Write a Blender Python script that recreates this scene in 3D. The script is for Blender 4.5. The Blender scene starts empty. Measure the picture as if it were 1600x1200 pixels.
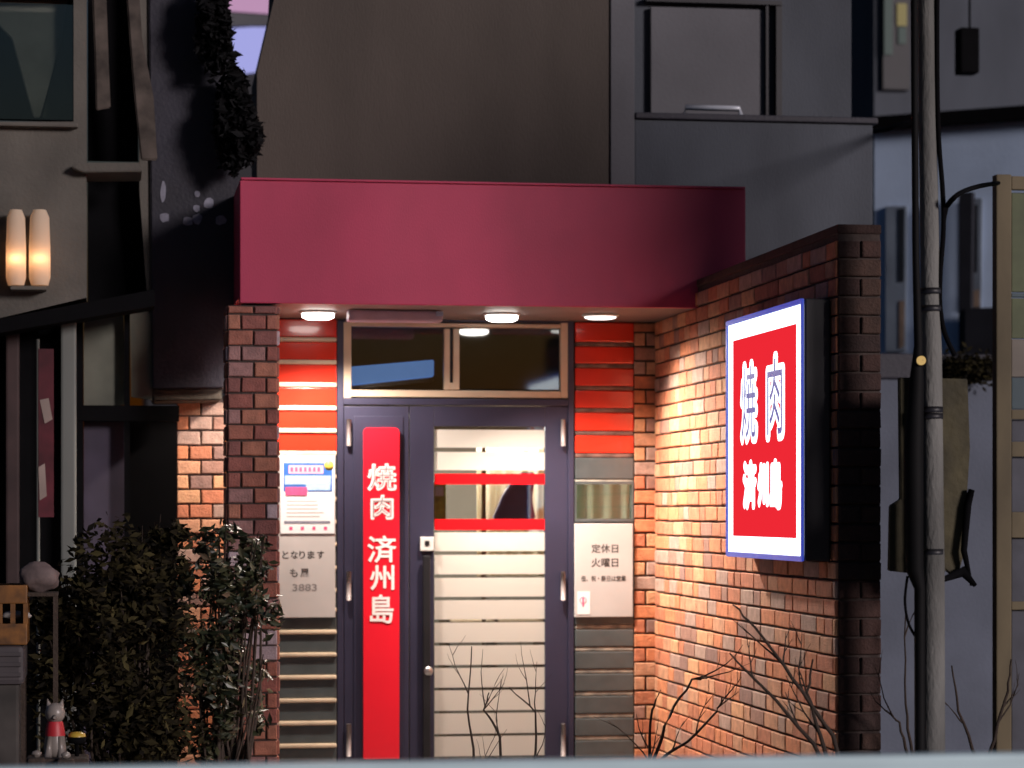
import bpy, bmesh, math, random
from mathutils import Vector, Matrix
S = bpy.context.scene
R = math.radians
# ------------------------------------------------------------------ camera
CAM = Vector((0, -12.4, 1.47)); YAW = R(8.65); FPX = 4130.0
cd = bpy.data.cameras.new('camera'); cam = bpy.data.objects.new('camera', cd)
S.collection.objects.link(cam); S.camera = cam
cam.location = CAM; cam.rotation_euler = (R(90), 0, -YAW)
cd.sensor_width = 36; cd.lens = FPX / 1600 * 36; cd.shift_y = 200 / 1600
cd.clip_start = 0.1; cd.clip_end = 500
cd.dof.use_dof = True; cd.dof.focus_distance = 10.2; cd.dof.aperture_fstop = 2.4
# ------------------------------------------------------------------ world, dusk light, exposure
SUN_AZ, SUN_EL = R(38), R(14)          # to the right of the facade normal, above the horizon
w = bpy.data.worlds.new("World"); S.world = w; w.use_nodes = True
nt = w.node_tree; bg = nt.nodes['Background']
sky = nt.nodes.new('ShaderNodeTexSky'); sky.sky_type = 'NISHITA'; sky.sun_disc = False
sky.sun_elevation = R(1.0); sky.sun_rotation = R(180) - SUN_AZ
sky.air_density = 1.5; sky.ozone_density = 4.0
nt.links.new(sky.outputs[0], bg.inputs[0]); bg.inputs[1].default_value = 0.15
sl = bpy.data.lights.new('sun', 'SUN'); sl.energy = 2.35; sl.angle = R(12); sl.color = (1.0, 0.88, 0.87)
so = bpy.data.objects.new('sun', sl); S.collection.objects.link(so)
sdir = Vector((math.sin(SUN_AZ) * math.cos(SUN_EL), -math.cos(SUN_AZ) * math.cos(SUN_EL), math.sin(SUN_EL)))
so.rotation_euler = sdir.to_track_quat('Z', 'Y').to_euler(); so.location = (6, -20, 9)
S.view_settings.view_transform = 'Standard'; S.view_settings.look = 'None'
S.view_settings.exposure = 0.0; S.view_settings.gamma = 1.0
S.cycles.max_bounces = 8; S.cycles.transparent_max_bounces = 16
S.cycles.use_denoising = True; S.cycles.caustics_refractive = False; S.cycles.caustics_reflective = False
S.cycles.sample_clamp_indirect = 4.0

# ------------------------------------------------------------------ measuring helpers
ca, sa = math.cos(YAW), math.sin(YAW)
def P(x, y, Y):
    """point of the vertical plane at depth coordinate Y that the measured photo position lies on"""
    u = (x - 800) / FPX; t = (Y - CAM.y) / (ca - u * sa)
    return Vector((CAM.x + t * (sa + u * ca), Y, CAM.z + t * (800 - y) / FPX))
def X(x, Y=0.0): return P(x, 800, Y).x
def Z(y, Y=0.0, x=712): return P(x, y, Y).z
def depth_xz(x, y, X0):
    """point of the side plane X = X0"""
    u = (x - 800) / FPX; t = (X0 - CAM.x) / (sa + u * ca)
    return Vector((X0, CAM.y + t * (ca - u * sa), CAM.z + t * (800 - y) / FPX))

# ------------------------------------------------------------------ materials
def mat(name, col, rough=0.6, metal=0.0, var=0.15, vs=6.0, bump=0.0, bs=60.0, spec=0.5, emit=None, es=0.0,
        coat=0.0, island=None, stretch=(1, 1, 1), col2=None):
    m = bpy.data.materials.new(name); m.use_nodes = True
    n = m.node_tree.nodes; l = m.node_tree.links; b = n['Principled BSDF']
    b.inputs['Roughness'].default_value = rough; b.inputs['Metallic'].default_value = metal
    b.inputs['Specular IOR Level'].default_value = spec; b.inputs['Coat Weight'].default_value = coat
    tc = n.new('ShaderNodeNewGeometry')
    mp = n.new('ShaderNodeMapping'); mp.inputs['Scale'].default_value = stretch
    l.new(tc.outputs['Position'], mp.inputs['Vector'])
    no = n.new('ShaderNodeTexNoise'); no.inputs['Scale'].default_value = vs; no.inputs['Detail'].default_value = 6
    l.new(mp.outputs[0], no.inputs['Vector'])
    rr = n.new('ShaderNodeMapRange'); rr.inputs[1].default_value = 0.3; rr.inputs[2].default_value = 0.7
    l.new(no.outputs[0], rr.inputs[0])
    mx = n.new('ShaderNodeMix'); mx.data_type = 'RGBA'
    c2 = col2 or tuple(c * (1 - var * 2.2) for c in col)
    mx.inputs[6].default_value = (*col, 1); mx.inputs[7].default_value = (*c2, 1)
    l.new(rr.outputs[0], mx.inputs[0]); out = mx.outputs[2]
    if island:
        cr = n.new('ShaderNodeValToRGB'); cr.color_ramp.interpolation = 'CONSTANT'
        e = cr.color_ramp.elements
        while len(e) < len(island): e.new(0.5)
        for i, (p, c) in enumerate(island): e[i].position = p; e[i].color = (*c, 1)
        l.new(tc.outputs['Random Per Island'], cr.inputs[0])
        m2 = n.new('ShaderNodeMix'); m2.data_type = 'RGBA'; m2.blend_type = 'MULTIPLY'
        m2.inputs[0].default_value = 1
        l.new(cr.outputs[0], m2.inputs[6]); l.new(out, m2.inputs[7]); out = m2.outputs[2]
    l.new(out, b.inputs['Base Color'])
    if emit:
        b.inputs['Emission Color'].default_value = (*emit, 1); b.inputs['Emission Strength'].default_value = es
    if bump:
        n2 = n.new('ShaderNodeTexNoise'); n2.inputs['Scale'].default_value = bs; n2.inputs['Detail'].default_value = 8
        l.new(mp.outputs[0], n2.inputs['Vector'])
        bp = n.new('ShaderNodeBump'); bp.inputs['Strength'].default_value = bump; bp.inputs['Distance'].default_value = 0.01
        l.new(n2.outputs[0], bp.inputs['Height']); l.new(bp.outputs[0], b.inputs['Normal'])
    return m
def glass(name, tint=(0.9, 0.93, 0.92), gl=0.06, rough=0.02):
    m = bpy.data.materials.new(name); m.use_nodes = True; n = m.node_tree.nodes; l = m.node_tree.links
    n.remove(n['Principled BSDF']); o = n['Material Output']
    t = n.new('ShaderNodeBsdfTransparent'); t.inputs[0].default_value = (*tint, 1)
    g = n.new('ShaderNodeBsdfGlossy'); g.inputs['Roughness'].default_value = rough
    f = n.new('ShaderNodeFresnel'); f.inputs[0].default_value = 1.5
    ad = n.new('ShaderNodeMath'); ad.operation = 'ADD'; ad.inputs[1].default_value = gl
    l.new(f.outputs[0], ad.inputs[0])
    mx = n.new('ShaderNodeMixShader'); l.new(ad.outputs[0], mx.inputs[0]); l.new(t.outputs[0], mx.inputs[1]); l.new(g.outputs[0], mx.inputs[2])
    l.new(mx.outputs[0], o.inputs[0]); return m
def film(name, col=(0.85, 0.78, 0.66)):
    m = bpy.data.materials.new(name); m.use_nodes = True; n = m.node_tree.nodes; l = m.node_tree.links
    n.remove(n['Principled BSDF']); o = n['Material Output']
    t = n.new('ShaderNodeBsdfTranslucent'); t.inputs[0].default_value = (*col, 1)
    d = n.new('ShaderNodeBsdfDiffuse'); d.inputs[0].default_value = (*col, 1)
    mx = n.new('ShaderNodeMixShader'); mx.inputs[0].default_value = 0.45
    l.new(t.outputs[0], mx.inputs[1]); l.new(d.outputs[0], mx.inputs[2]); l.new(mx.outputs[0], o.inputs[0]); return m
def glow(name, col, s):
    m = bpy.data.materials.new(name); m.use_nodes = True; n = m.node_tree.nodes; l = m.node_tree.links
    n.remove(n['Principled BSDF']); e = n.new('ShaderNodeEmission'); e.inputs[0].default_value = (*col, 1); e.inputs[1].default_value = s
    l.new(e.outputs[0], n['Material Output'].inputs[0]); return m

BR = [(0.0, (.68, .25, .115)), (.22, (.60, .21, .11)), (.40, (.62, .31, .18)), (.55, (.52, .19, .10)), (.68, (.46, .30, .24)),
      (.80, (.38, .20, .15)), (.88, (.70, .36, .19)), (.96, (.30, .17, .14))]
M = {}
M['brick'] = mat('brick', (1, 1, 1), .8, var=.16, vs=25, bump=.5, bs=120, island=BR)
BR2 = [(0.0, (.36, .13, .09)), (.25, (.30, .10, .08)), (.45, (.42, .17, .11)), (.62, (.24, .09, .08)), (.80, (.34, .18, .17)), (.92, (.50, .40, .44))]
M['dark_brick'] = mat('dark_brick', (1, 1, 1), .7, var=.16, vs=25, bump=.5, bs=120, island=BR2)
M['mortar'] = mat('mortar', (.07, .05, .045), .95, vs=30, bump=.4)
M['wall_brown'] = mat('wall_brown', (.102, .084, .072), .9, var=.17, vs=1.3, bump=.3, bs=90, stretch=(1.5, 1, .5))
M['wall_grey'] = mat('wall_grey', (.082, .092, .112), .9, var=.18, vs=1.5, bump=.3, bs=90, stretch=(1.5, 1, .5))
M['wall_pale'] = mat('wall_pale', (.13, .13, .145), .9, var=.1, vs=2, bump=.2)
M['fascia'] = mat('fascia', (.47, .040, .105), .55, var=.11, vs=1.7, bump=.08, bs=120, stretch=(1.6, 1, .7))
M['soffit'] = mat('soffit', (.17, .14, .135), .55, var=.1, vs=4)
M['trim_dark'] = mat('trim_dark', (.02, .02, .024), .4, metal=.3)
M['door_metal'] = mat('door_metal', (.040, .038, .075), .42, metal=.25, var=.1, vs=3, bump=.05, bs=40)
M['bronze'] = mat('bronze', (.68, .54, .40), .42, metal=.2, var=.08)
M['hinge'] = mat('hinge', (.30, .26, .26), .5, metal=.2)
M['steel'] = mat('steel', (.62, .60, .60), .3, metal=.9)
M['white_plastic'] = mat('white_plastic', (.75, .74, .72), .4)
M['red_tile'] = mat('red_tile', (.72, .035, .015), .22, var=.06, vs=8, bump=.05, bs=30, coat=.4)
M['grey_tile'] = mat('grey_tile', (.085, .10, .105), .22, var=.15, vs=8, bump=.06, bs=30, coat=.5)
M['glint_joint'] = mat('glint_joint', (.74, .60, .44), .3, var=.12, vs=9)  # pale joint colour paints the downlight's glint along the tile edges
M['dull_joint'] = mat('dull_joint', (.24, .13, .11), .5, var=.4, vs=14)  # darkened joint colour stands for weaker light on the right column
M['grey_glint_joint'] = mat('grey_glint_joint', (.15, .16, .155), .3, var=.45, vs=16, col2=(.55, .5, .42))  # pale patches in the colour imitate small highlights on the joints
M['plate'] = mat('plate', (.52, .49, .48), .45, var=.05, vs=5)
M['poster_white'] = mat('poster_white', (.80, .80, .82), .35, var=.03)
M['poster_blue'] = mat('poster_blue', (.04, .15, .50), .4, var=.1, vs=40)
M['poster_sky'] = mat('poster_sky', (.42, .58, .82), .4, var=.1, vs=60)
M['poster_pink'] = mat('poster_pink', (.75, .10, .25), .4, var=.1, vs=60)
M['poster_pale'] = mat('poster_pale', (.80, .48, .55), .4, var=.1, vs=60)
M['poster_yellow'] = mat('poster_yellow', (.80, .70, .12), .4)
M['ink'] = mat('ink', (.05, .045, .045), .6)
M['ink_grey'] = mat('ink_grey', (.24, .22, .22), .6)
M['red_sign'] = mat('red_sign', (.80, .012, .03), .3, var=.03, vs=4, coat=.3)
M['letter'] = mat('letter', (.92, .84, .84), .4, var=.05, vs=20)
M['letter_in'] = mat('letter_in', (.40, .30, .32), .5)
M['pale_mark'] = mat('pale_mark', (.26, .26, .33), .6, var=.2, vs=30)
M['navy'] = mat('navy', (.018, .017, .032), .6, var=.2, vs=4, bump=.2)
M['black'] = mat('black', (.005, .005, .006), .85, spec=.05)
M['concrete'] = mat('concrete', (.20, .20, .19), .85, var=.28, vs=7, bump=.5, bs=90, stretch=(1, 1, .35))
M['pole_wrap'] = mat('pole_wrap', (.006, .006, .007), .7, spec=.15)
M['olive'] = mat('olive', (.085, .072, .035), .8, var=.35, vs=7, bump=.6, bs=25)
M['curtain'] = mat('curtain', (.42, .41, .33), .9, var=.18, vs=5)
M['leafm'] = mat('leafm', (1, 1, 1), .42, island=[(0, (.032, .040, .018)), (.3, (.050, .052, .024)), (.55, (.020, .028, .017)), (.8, (.075, .070, .035)), (.93, (.12, .085, .055))], var=.1, vs=30)
M['leafd'] = mat('leafd', (1, 1, 1), .9, spec=.05, island=[(0, (.018, .015, .009)), (.4, (.032, .027, .013)), (.75, (.010, .009, .007)), (.9, (.065, .055, .024))], var=.1)
M['leafb'] = mat('leafb', (.006, .006, .007), .8, spec=.15, var=.1)
M['bark'] = mat('bark', (.045, .03, .022), .9, bump=.6, bs=80)
M['asphalt'] = mat('asphalt', (.05, .05, .052), .9, var=.2, vs=3, bump=.5, bs=200)
M['paving'] = mat('paving', (.20, .19, .185), .85, var=.2, vs=4, bump=.3)
M['rail'] = mat('rail', (.60, .80, .86), .45, var=.10, vs=3, stretch=(1, 1, 8))
M['blue_wall'] = mat('blue_wall', (.60, .75, .98), .8, var=.12, vs=1.3, bump=.2)
M['frost'] = film('frost', (.84, .80, .75))
M['frost_red'] = film('frost_red', (.85, .02, .03))
M['glass'] = glass('glass')
M['glass_dark'] = glass('glass_dark', (.75, .78, .78), .10, .05)
M['room'] = mat('room', (.15, .12, .09), .8, var=.1, vs=2)
M['room_dark'] = mat('room_dark', (.22, .20, .17), .8, var=.2, vs=3)
M['wood'] = mat('wood', (.30, .19, .10), .6, var=.2, vs=8)
M['purple'] = mat('purple', (.16, .12, .22), .8, var=.2)
M['yellowgreen'] = mat('yellowgreen', (.45, .42, .04), .5, var=.3, vs=20)
M['lamp'] = glow('lamp', (1, .93, .86), 14)
M['lampdim'] = glow('lampdim', (1, .93, .86), 3)
M['sign_white'] = glow('sign_white', (.86, .93, 1.0), 2.2)
M['sign_red'] = glow('sign_red', (.86, .022, .035), 1.0)
M['sign_blue'] = mat('sign_blue', (.005, .02, .16), .4, emit=(.0, .05, .55), es=.5)
M['box_dark'] = mat('box_dark', (.018, .018, .024), .5)
M['box_blue'] = mat('box_blue', (.04, .08, .35), .35, emit=(.05, .1, .8), es=.45)

# ------------------------------------------------------------------ mesh builder
ORG = {}
class MB:
    def __init__(s): s.v = []; s.f = []; s.m = []; s.sm = []
    def face(s, pts, mi=0, smooth=False):
        i = len(s.v); s.v += [Vector(p) for p in pts]; s.f.append(list(range(i, i + len(pts)))); s.m.append(mi); s.sm.append(smooth)
    def add_bm(s, bm, mi=0, smooth=False):
        i = len(s.v); bm.verts.ensure_lookup_table(); bm.verts.index_update()
        s.v += [v.co.copy() for v in bm.verts]
        for f in bm.faces: s.f.append([i + v.index for v in f.verts]); s.m.append(mi); s.sm.append(smooth)
        bm.free()
    def box(s, a, b, bev=0.0, mi=0):
        lo = Vector([min(p, q) for p, q in zip(a, b)]); hi = Vector([max(p, q) for p, q in zip(a, b)])
        bm = bmesh.new(); bmesh.ops.create_cube(bm, size=1)
        for v in bm.verts: v.co = Vector([(lo[i] + hi[i]) / 2 + v.co[i] * (hi[i] - lo[i]) for i in range(3)])
        if bev: bmesh.ops.bevel(bm, geom=bm.edges[:], offset=min(bev, .45 * min(hi - lo)), segments=2, affect='EDGES', profile=.6)
        s.add_bm(bm, mi); return s
    def prism(s, poly, y0, y1, mi=0, bev=0.0):
        """poly: (x, z) outline; extruded from y0 to y1"""
        bm = bmesh.new(); vs = [bm.verts.new((p[0], y0, p[1])) for p in poly]; f = bm.faces.new(vs)
        r = bmesh.ops.extrude_face_region(bm, geom=[f])
        for e in r['geom']:
            if isinstance(e, bmesh.types.BMVert): e.co.y = y1
        bmesh.ops.recalc_face_normals(bm, faces=bm.faces[:])
        if bev: bmesh.ops.bevel(bm, geom=bm.edges[:], offset=bev, segments=2, affect='EDGES')
        s.add_bm(bm, mi); return s
    def tube(s, pts, r, n=10, mi=0, cap=True):
        pts = [Vector(p) for p in pts]; rs = r if isinstance(r, (list, tuple)) else [r] * len(pts)
        rings = []
        for i, p in enumerate(pts):
            d = (pts[min(i + 1, len(pts) - 1)] - pts[max(i - 1, 0)]).normalized()
            up = Vector((0, 0, 1)) if abs(d.z) < .9 else Vector((1, 0, 0))
            a = d.cross(up).normalized(); b = d.cross(a)
            rings.append([p + (a * math.cos(t) + b * math.sin(t)) * rs[i] for t in [2 * math.pi * k / n for k in range(n)]])
        base = len(s.v)
        for rg in rings: s.v += rg
        for i in range(len(rings) - 1):
            for k in range(n):
                s.f.append([base + i * n + k, base + i * n + (k + 1) % n, base + (i + 1) * n + (k + 1) % n, base + (i + 1) * n + k]); s.m.append(mi); s.sm.append(True)
        if cap:
            s.f.append([base + k for k in range(n)]); s.m.append(mi); s.sm.append(False)
            s.f.append([base + (len(rings) - 1) * n + k for k in range(n)][::-1]); s.m.append(mi); s.sm.append(False)
        return s
    def lathe(s, c, prof, n=24, mi=0, axis='z'):
        base = len(s.v)
        for r, h in prof:
            for k in range(n):
                t = 2 * math.pi * k / n; q = (r * math.cos(t), r * math.sin(t), h)
                if axis == 'y': q = (q[0], -q[2], q[1])
                s.v.append(Vector(c) + Vector(q))
        for i in range(len(prof) - 1):
            for k in range(n):
                s.f.append([base + i * n + k, base + i * n + (k + 1) % n, base + (i + 1) * n + (k + 1) % n, base + (i + 1) * n + k]); s.m.append(mi); s.sm.append(True)
        return s
    def build(s, name, mats, parent=None):
        org = ORG.get(parent.name, Vector()) if parent else (Vector())
        me = bpy.data.meshes.new(name)
        me.from_pydata([tuple(v - org) for v in s.v], [], s.f)
        if not isinstance(mats, (list, tuple)): mats = [mats]
        for m in mats: me.materials.append(m if not isinstance(m, str) else M[m])
        for p, mi, sm in zip(me.polygons, s.m, s.sm): p.material_index = mi; p.use_smooth = sm
        me.update()
        o = bpy.data.objects.new(name, me); S.collection.objects.link(o)
        if parent: o.parent = parent; ORG[o.name] = org
        return o
def tag(o, label, cat, group=None):
    o['label'] = label; o['category'] = cat
    if group: o['group'] = group
    return o
def struct(o): o['kind'] = 'structure'; return o
def thing(name, loc, label, cat, group=None):
    o = bpy.data.objects.new(name, None); o.empty_display_size = .1; S.collection.objects.link(o)
    o.location = loc; ORG[o.name] = Vector(loc); return tag(o, label, cat, group)
def single(o, base):
    """give a one-mesh thing its origin at its base"""
    b = Vector(base); o.data.transform(Matrix.Translation(-b)); o.location = b; return o

# ------------------------------------------------------------------ bricks
def bricks(mb, o, u, v, n, W, H, course=.068, blen=.237, joint=.009, seed=1, depth=.012, jit=.0015, irregular=False):
    rnd = random.Random(seed); o, u, v, n = map(Vector, (o, u, v, n))
    mb.face([o, o + u * W, o + u * W + v * H, o + v * H], 1)
    r = 0; z = 0.0
    while z < H - .01:
        h = min(course, H - z) - joint
        if h < .015: break
        x = -blen * (.5 if r % 2 else 0) - (rnd.random() * blen * .3 if irregular else 0)
        while x < W - .004:
            L = blen * (rnd.choice([.5, .5, 1, 1, 1, 1, .75]) if irregular else 1)
            x0 = max(x, 0) + (joint / 2 if x > 0 else 0); x1 = min(x + L, W) - (joint / 2 if x + L < W else 0)
            x += L
            if x1 - x0 < .012: continue
            d = depth + rnd.uniform(-jit, jit); c = .004
            zz = z + joint / 2 + rnd.uniform(-.001, .001)
            a = [(q0 + rnd.uniform(-.0016, .0016), q1 + rnd.uniform(-.0013, .0013)) for q0, q1 in ((x0, zz), (x1, zz), (x1, zz + h), (x0, zz + h))]
            bt = [(a[0][0] + c, a[0][1] + c), (a[1][0] - c, a[1][1] + c), (a[2][0] - c, a[2][1] - c), (a[3][0] + c, a[3][1] - c)]
            i = len(mb.v)
            for q in a: mb.v.append(o + u * q[0] + v * q[1] + n * .0005)
            for q in a: mb.v.append(o + u * q[0] + v * q[1] + n * (d - c * .7))
            for q in bt: mb.v.append(o + u * q[0] + v * q[1] + n * d)
            for k in range(4):
                for lv in (0, 4):
                    mb.f.append([i + lv + k, i + lv + (k + 1) % 4, i + lv + 4 + (k + 1) % 4, i + lv + 4 + k]); mb.m.append(0); mb.sm.append(False)
            mb.f.append([i + 8, i + 9, i + 10, i + 11]); mb.m.append(0); mb.sm.append(False)
        z += course; r += 1

# ------------------------------------------------------------------ lettering
def text_into(mb, s, c, w, h, u=(1, 0, 0), v=(0, 0, 1), n=(0, -1, 0), off=0.0, ext=.002, mi=0, fit=True, slant=0.0, fat=0.0):
    cu = bpy.data.curves.new('t', 'FONT'); cu.body = s; cu.size = 1.0; cu.offset = off; cu.extrude = .01; cu.resolution_u = 4
    cu.shear = slant
    ob = bpy.data.objects.new('t', cu); S.collection.objects.link(ob)
    bpy.context.view_layer.update()
    me = bpy.data.meshes.new_from_object(ob.evaluated_get(bpy.context.evaluated_depsgraph_get()))
    xs = [p.co.x for p in me.vertices]; ys = [p.co.y for p in me.vertices]
    if xs:
        cx, cy = (min(xs) + max(xs)) / 2, (min(ys) + max(ys)) / 2
        kx, ky = w / (max(xs) - min(xs)), h / (max(ys) - min(ys))
        if not fit: kx = ky = min(kx, ky)
        u, v, n, c = map(Vector, (u, v, n, c)); i = len(mb.v)
        sh = [(0, 0)] + ([(fat * math.cos(a_), fat * math.sin(a_)) for a_ in [k * math.pi / 6 for k in range(12)]] if fat else [])
        if fat: kx *= 1 - 2 * fat / w; ky *= 1 - 2 * fat / h
        for q, (ox, oy) in enumerate(sh):
            i = len(mb.v)
            for p in me.vertices: mb.v.append(c + u * ((p.co.x - cx) * kx + ox) + v * ((p.co.y - cy) * ky + oy) + n * (p.co.z / .01 * ext / 2 + ext / 2 + q * .00007))
            for f in me.polygons: mb.f.append([i + k for k in f.vertices]); mb.m.append(mi); mb.sm.append(False)
    bpy.data.objects.remove(ob); bpy.data.curves.remove(cu); bpy.data.meshes.remove(me)
    return mb
def flat(mb, x0, y0, x1, y1, Y, t=.001, mi=0):
    """thin printed patch in a facade-parallel plane, from photo measurements"""
    a = P(x0, y0, Y); b = P(x1, y1, Y); mb.box((a.x, Y, a.z), (b.x, Y - t, b.z), 0, mi); return mb
def pbox(mb, x0, y0, x1, y1, Y, t, bev=0.0, mi=0):
    a = P(x0, y0, Y); b = P(x1, y1, Y); mb.box((a.x, Y, a.z), (b.x, Y + t, b.z), bev, mi); return mb
def ppoly(mb, pts, Y, t, mi=0, bev=0.0):
    mb.prism([(P(x, y, Y).x, P(x, y, Y).z) for x, y in pts], Y, Y + t, mi, bev); return mb

# ================================================================== SETTING
g = MB(); g.face([(-150, -60, 0), (150, -60, 0), (150, 200, 0), (-150, 200, 0)]); struct(g.build('ground', 'asphalt'))
g = MB(); g.box((-14, -6.6, .0), (14, -3.6, .12), .01); struct(g.build('pavement', 'paving'))
M['forecourt'] = mat('forecourt', (.30, .27, .25), .8, var=.2, vs=5, bump=.3)
g = MB(); g.box((-9, -3.597, .0), (9, 2.5, .05), .01); struct(g.build('forecourt_floor', 'forecourt'))
g = MB()
for k in range(12): g.box((-12 + k * 2, -6.74, .0), (-10.02 + k * 2, -6.604, .13), .01)
struct(g.build('kerb', 'concrete'))

# ================================================================== RESTAURANT BUILDING
YF = -0.9                                  # front of the canopy
z_soff = Z(500); z_top = P(700, 287, YF).z
bld = thing('restaurant_building', (X(712), 0.3, 0), 'brown-grey plastered building with a crimson canopy over its brick and tile entrance', 'building')
zt = 6.5
xl, xr = X(402), X(955)
m = MB(); m.prism([(xl, z_soff + .02), (xr, z_soff + .02), (xr, zt), (X(470), zt), (P(428, 0, .02).x, P(428, 0, .02).z), (xl, P(402, 112, .02).z)], .02, .5); m.box((xl, .3, 0), (X(430), .5, z_soff + .02)); m.build('wall', 'wall_brown', bld)
m = MB(); m.box((xr, .008, z_soff + .02), (X(992), .5, zt), .003); m.build('corner_pilaster', 'wall_pale', bld)
# balcony to the right
xb0, xb1 = X(992), X(1366)
zb = P(1180, 190, 0.02).z
m = MB(); m.box((xb0, .02, z_soff + .02), (xb1, .16, zb), .01); m.box((X(1040), .16, 0), (xb1, .3, z_soff + .02))
m.box((xb0 + .003, .0, zb), (xb1 + .02, .19, zb + .03), .006, 1); m.build('balcony_parapet', ['wall_grey', 'navy'], bld)
m = MB(); m.box((xb0, .40, z_soff), (xb1, .6, zt)); m.build('balcony_wall', 'wall_grey', bld)
m = MB(); pbox(m, 1017, 10, 1196, 200, .36, .03, .005); sh = m.build('shutter', 'wall_pale', bld)
m = MB(); pbox(m, 1010, -5, 1222, 8, .345, .05); pbox(m, 1213, 8, 1222, 186, .355, .04)
pbox(m, 1197, 9, 1201, 200, .33, .065); m.build('window_frame', 'trim_dark', bld)
# canopy
m = MB()
m.box((X(375, YF), YF, P(700, 477, YF).z), (X(1165, YF), YF + .03, z_top), .004)
m.box((X(375, YF), YF + .03, z_soff + .03), (X(375, YF) + .03, .02, z_top - .002), .0)
m.box((X(1165, YF) - .03, YF + .03, z_soff + .03), (X(1165, YF), .02, z_top - .002), .0)
m.box((X(375, YF) + .03, YF + .03, z_top - .04), (X(1165, YF) - .03, .02, z_top - .02), 0)
can = m.build('canopy', 'fascia', bld)
m = MB(); m.box((X(375, YF) + .004, YF - .012, z_top), (X(1165, YF) - .004, YF + .06, z_top + .010), .003); m.build('coping', 'fascia', can)
m = MB(); m.box((X(375, YF) + .03, YF + .03, z_soff), (X(1165, YF) - .03, -.003, z_soff + .03)); m.build('soffit', 'soffit', can)
# brick pillar at the front left of the canopy
px0, px1 = X(357, YF), X(433, YF); pz = P(400, 477, YF).z
m = MB()
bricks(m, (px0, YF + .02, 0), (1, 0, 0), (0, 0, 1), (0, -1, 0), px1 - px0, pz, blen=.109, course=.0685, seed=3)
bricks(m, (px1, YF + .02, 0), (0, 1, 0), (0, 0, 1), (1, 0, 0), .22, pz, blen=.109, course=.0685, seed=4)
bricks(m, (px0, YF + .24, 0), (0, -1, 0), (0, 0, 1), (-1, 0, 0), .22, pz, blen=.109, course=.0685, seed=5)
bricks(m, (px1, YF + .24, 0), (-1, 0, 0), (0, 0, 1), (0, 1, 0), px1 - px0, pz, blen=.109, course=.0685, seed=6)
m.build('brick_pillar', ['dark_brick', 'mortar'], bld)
# lit brick strip left of the entrance
sx0 = X(277); m = MB(); zs = Z(626)
m.box((sx0, .012, 0), (X(430), .1, zs), 0, 1)
bricks(m, (sx0, .01, 0), (1, 0, 0), (0, 0, 1), (0, -1, 0), X(430) - sx0, zs, blen=.109, course=.0685, seed=8)
m.build('brick_wing', ['brick', 'mortar'], bld)
# brick strip right of the tiles
m = MB(); sxa = X(991); sxb = X(1026)
bricks(m, (sxa, -.0, 0), (1, 0, 0), (0, 0, 1), (0, -1, 0), sxb - sxa + .02, z_soff - .002, blen=.109, course=.0685, seed=9, irregular=False)
m.build('brick_jamb', ['brick', 'mortar'], bld)

# tiled columns: rows of tile with a sloped ledge joint between them
def tile_column(x0, x1, y_rows, mname, jname, Y=-.01, name='tile_panel'):
    mt = MB(); mj = MB()
    a, b = X(x0), X(x1)
    for i in range(len(y_rows) - 1):
        zt_, zb_ = Z(y_rows[i]), Z(y_rows[i + 1])
        mt.box((a, Y, zb_ + .011), (b, Y + .05, zt_ - .011), .006)
        mj.box((a + .001, Y - (.012 if jname == 'glint_joint' else -.004), zb_ - .0105), (b - .001, Y + .05, zb_ + .0105), .007)
    t = mt.build(name, mname, bld); mj.build('joint_strip', jname, t); return t
tile_column(433, 526, [498, 533, 568, 603, 639, 674, 709], 'red_tile', 'glint_joint')
tile_column(433, 526, [709, 745, 780, 815, 850, 886, 921, 951, 986, 1021, 1056, 1092, 1127, 1162, 1197, 1232, 1262], 'grey_tile', 'glint_joint')
tile_column(898, 990, [498, 536, 570, 605, 640, 676, 711], 'red_tile', 'dull_joint')
tile_column(898, 990, [711, 752], 'grey_tile', 'grey_glint_joint')
tile_column(898, 990, [815, 850, 886, 921, 946, 981, 1016, 1051, 1086, 1121, 1156, 1191, 1226, 1262], 'grey_tile', 'grey_glint_joint')
# small window in the right-hand tiles
m = MB(); a = P(898, 752, -.01); b = P(990, 815, -.01)
for q in (((a.x, -.012, a.z), (b.x, .05, a.z - .014)), ((a.x, -.012, b.z), (b.x, .05, b.z + .014)), ((a.x, -.012, a.z - .014), (a.x + .008, .05, b.z + .014)), ((b.x - .008, -.012, a.z - .014), (b.x, .05, b.z + .014))): m.box(*q)
wf = m.build('side_window', 'grey_tile', bld)
m = MB(); m.box((a.x + .008, .02, a.z - .014), (b.x - .008, .024, b.z + .014)); m.build('pane', 'glass', wf)
# backing behind the tiles and around the opening
m = MB()
m.box((X(430), .045, 0), (X(527), .12, z_soff)); m.box((X(897), .045, 0), (X(1026), .12, Z(815))); m.box((X(897), .045, Z(752)), (X(1026), .12, z_soff))
m.box((X(991), .045, Z(815)), (X(1026), .12, Z(752)))
m.build('entrance_lining', 'trim_dark', bld)

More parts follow.
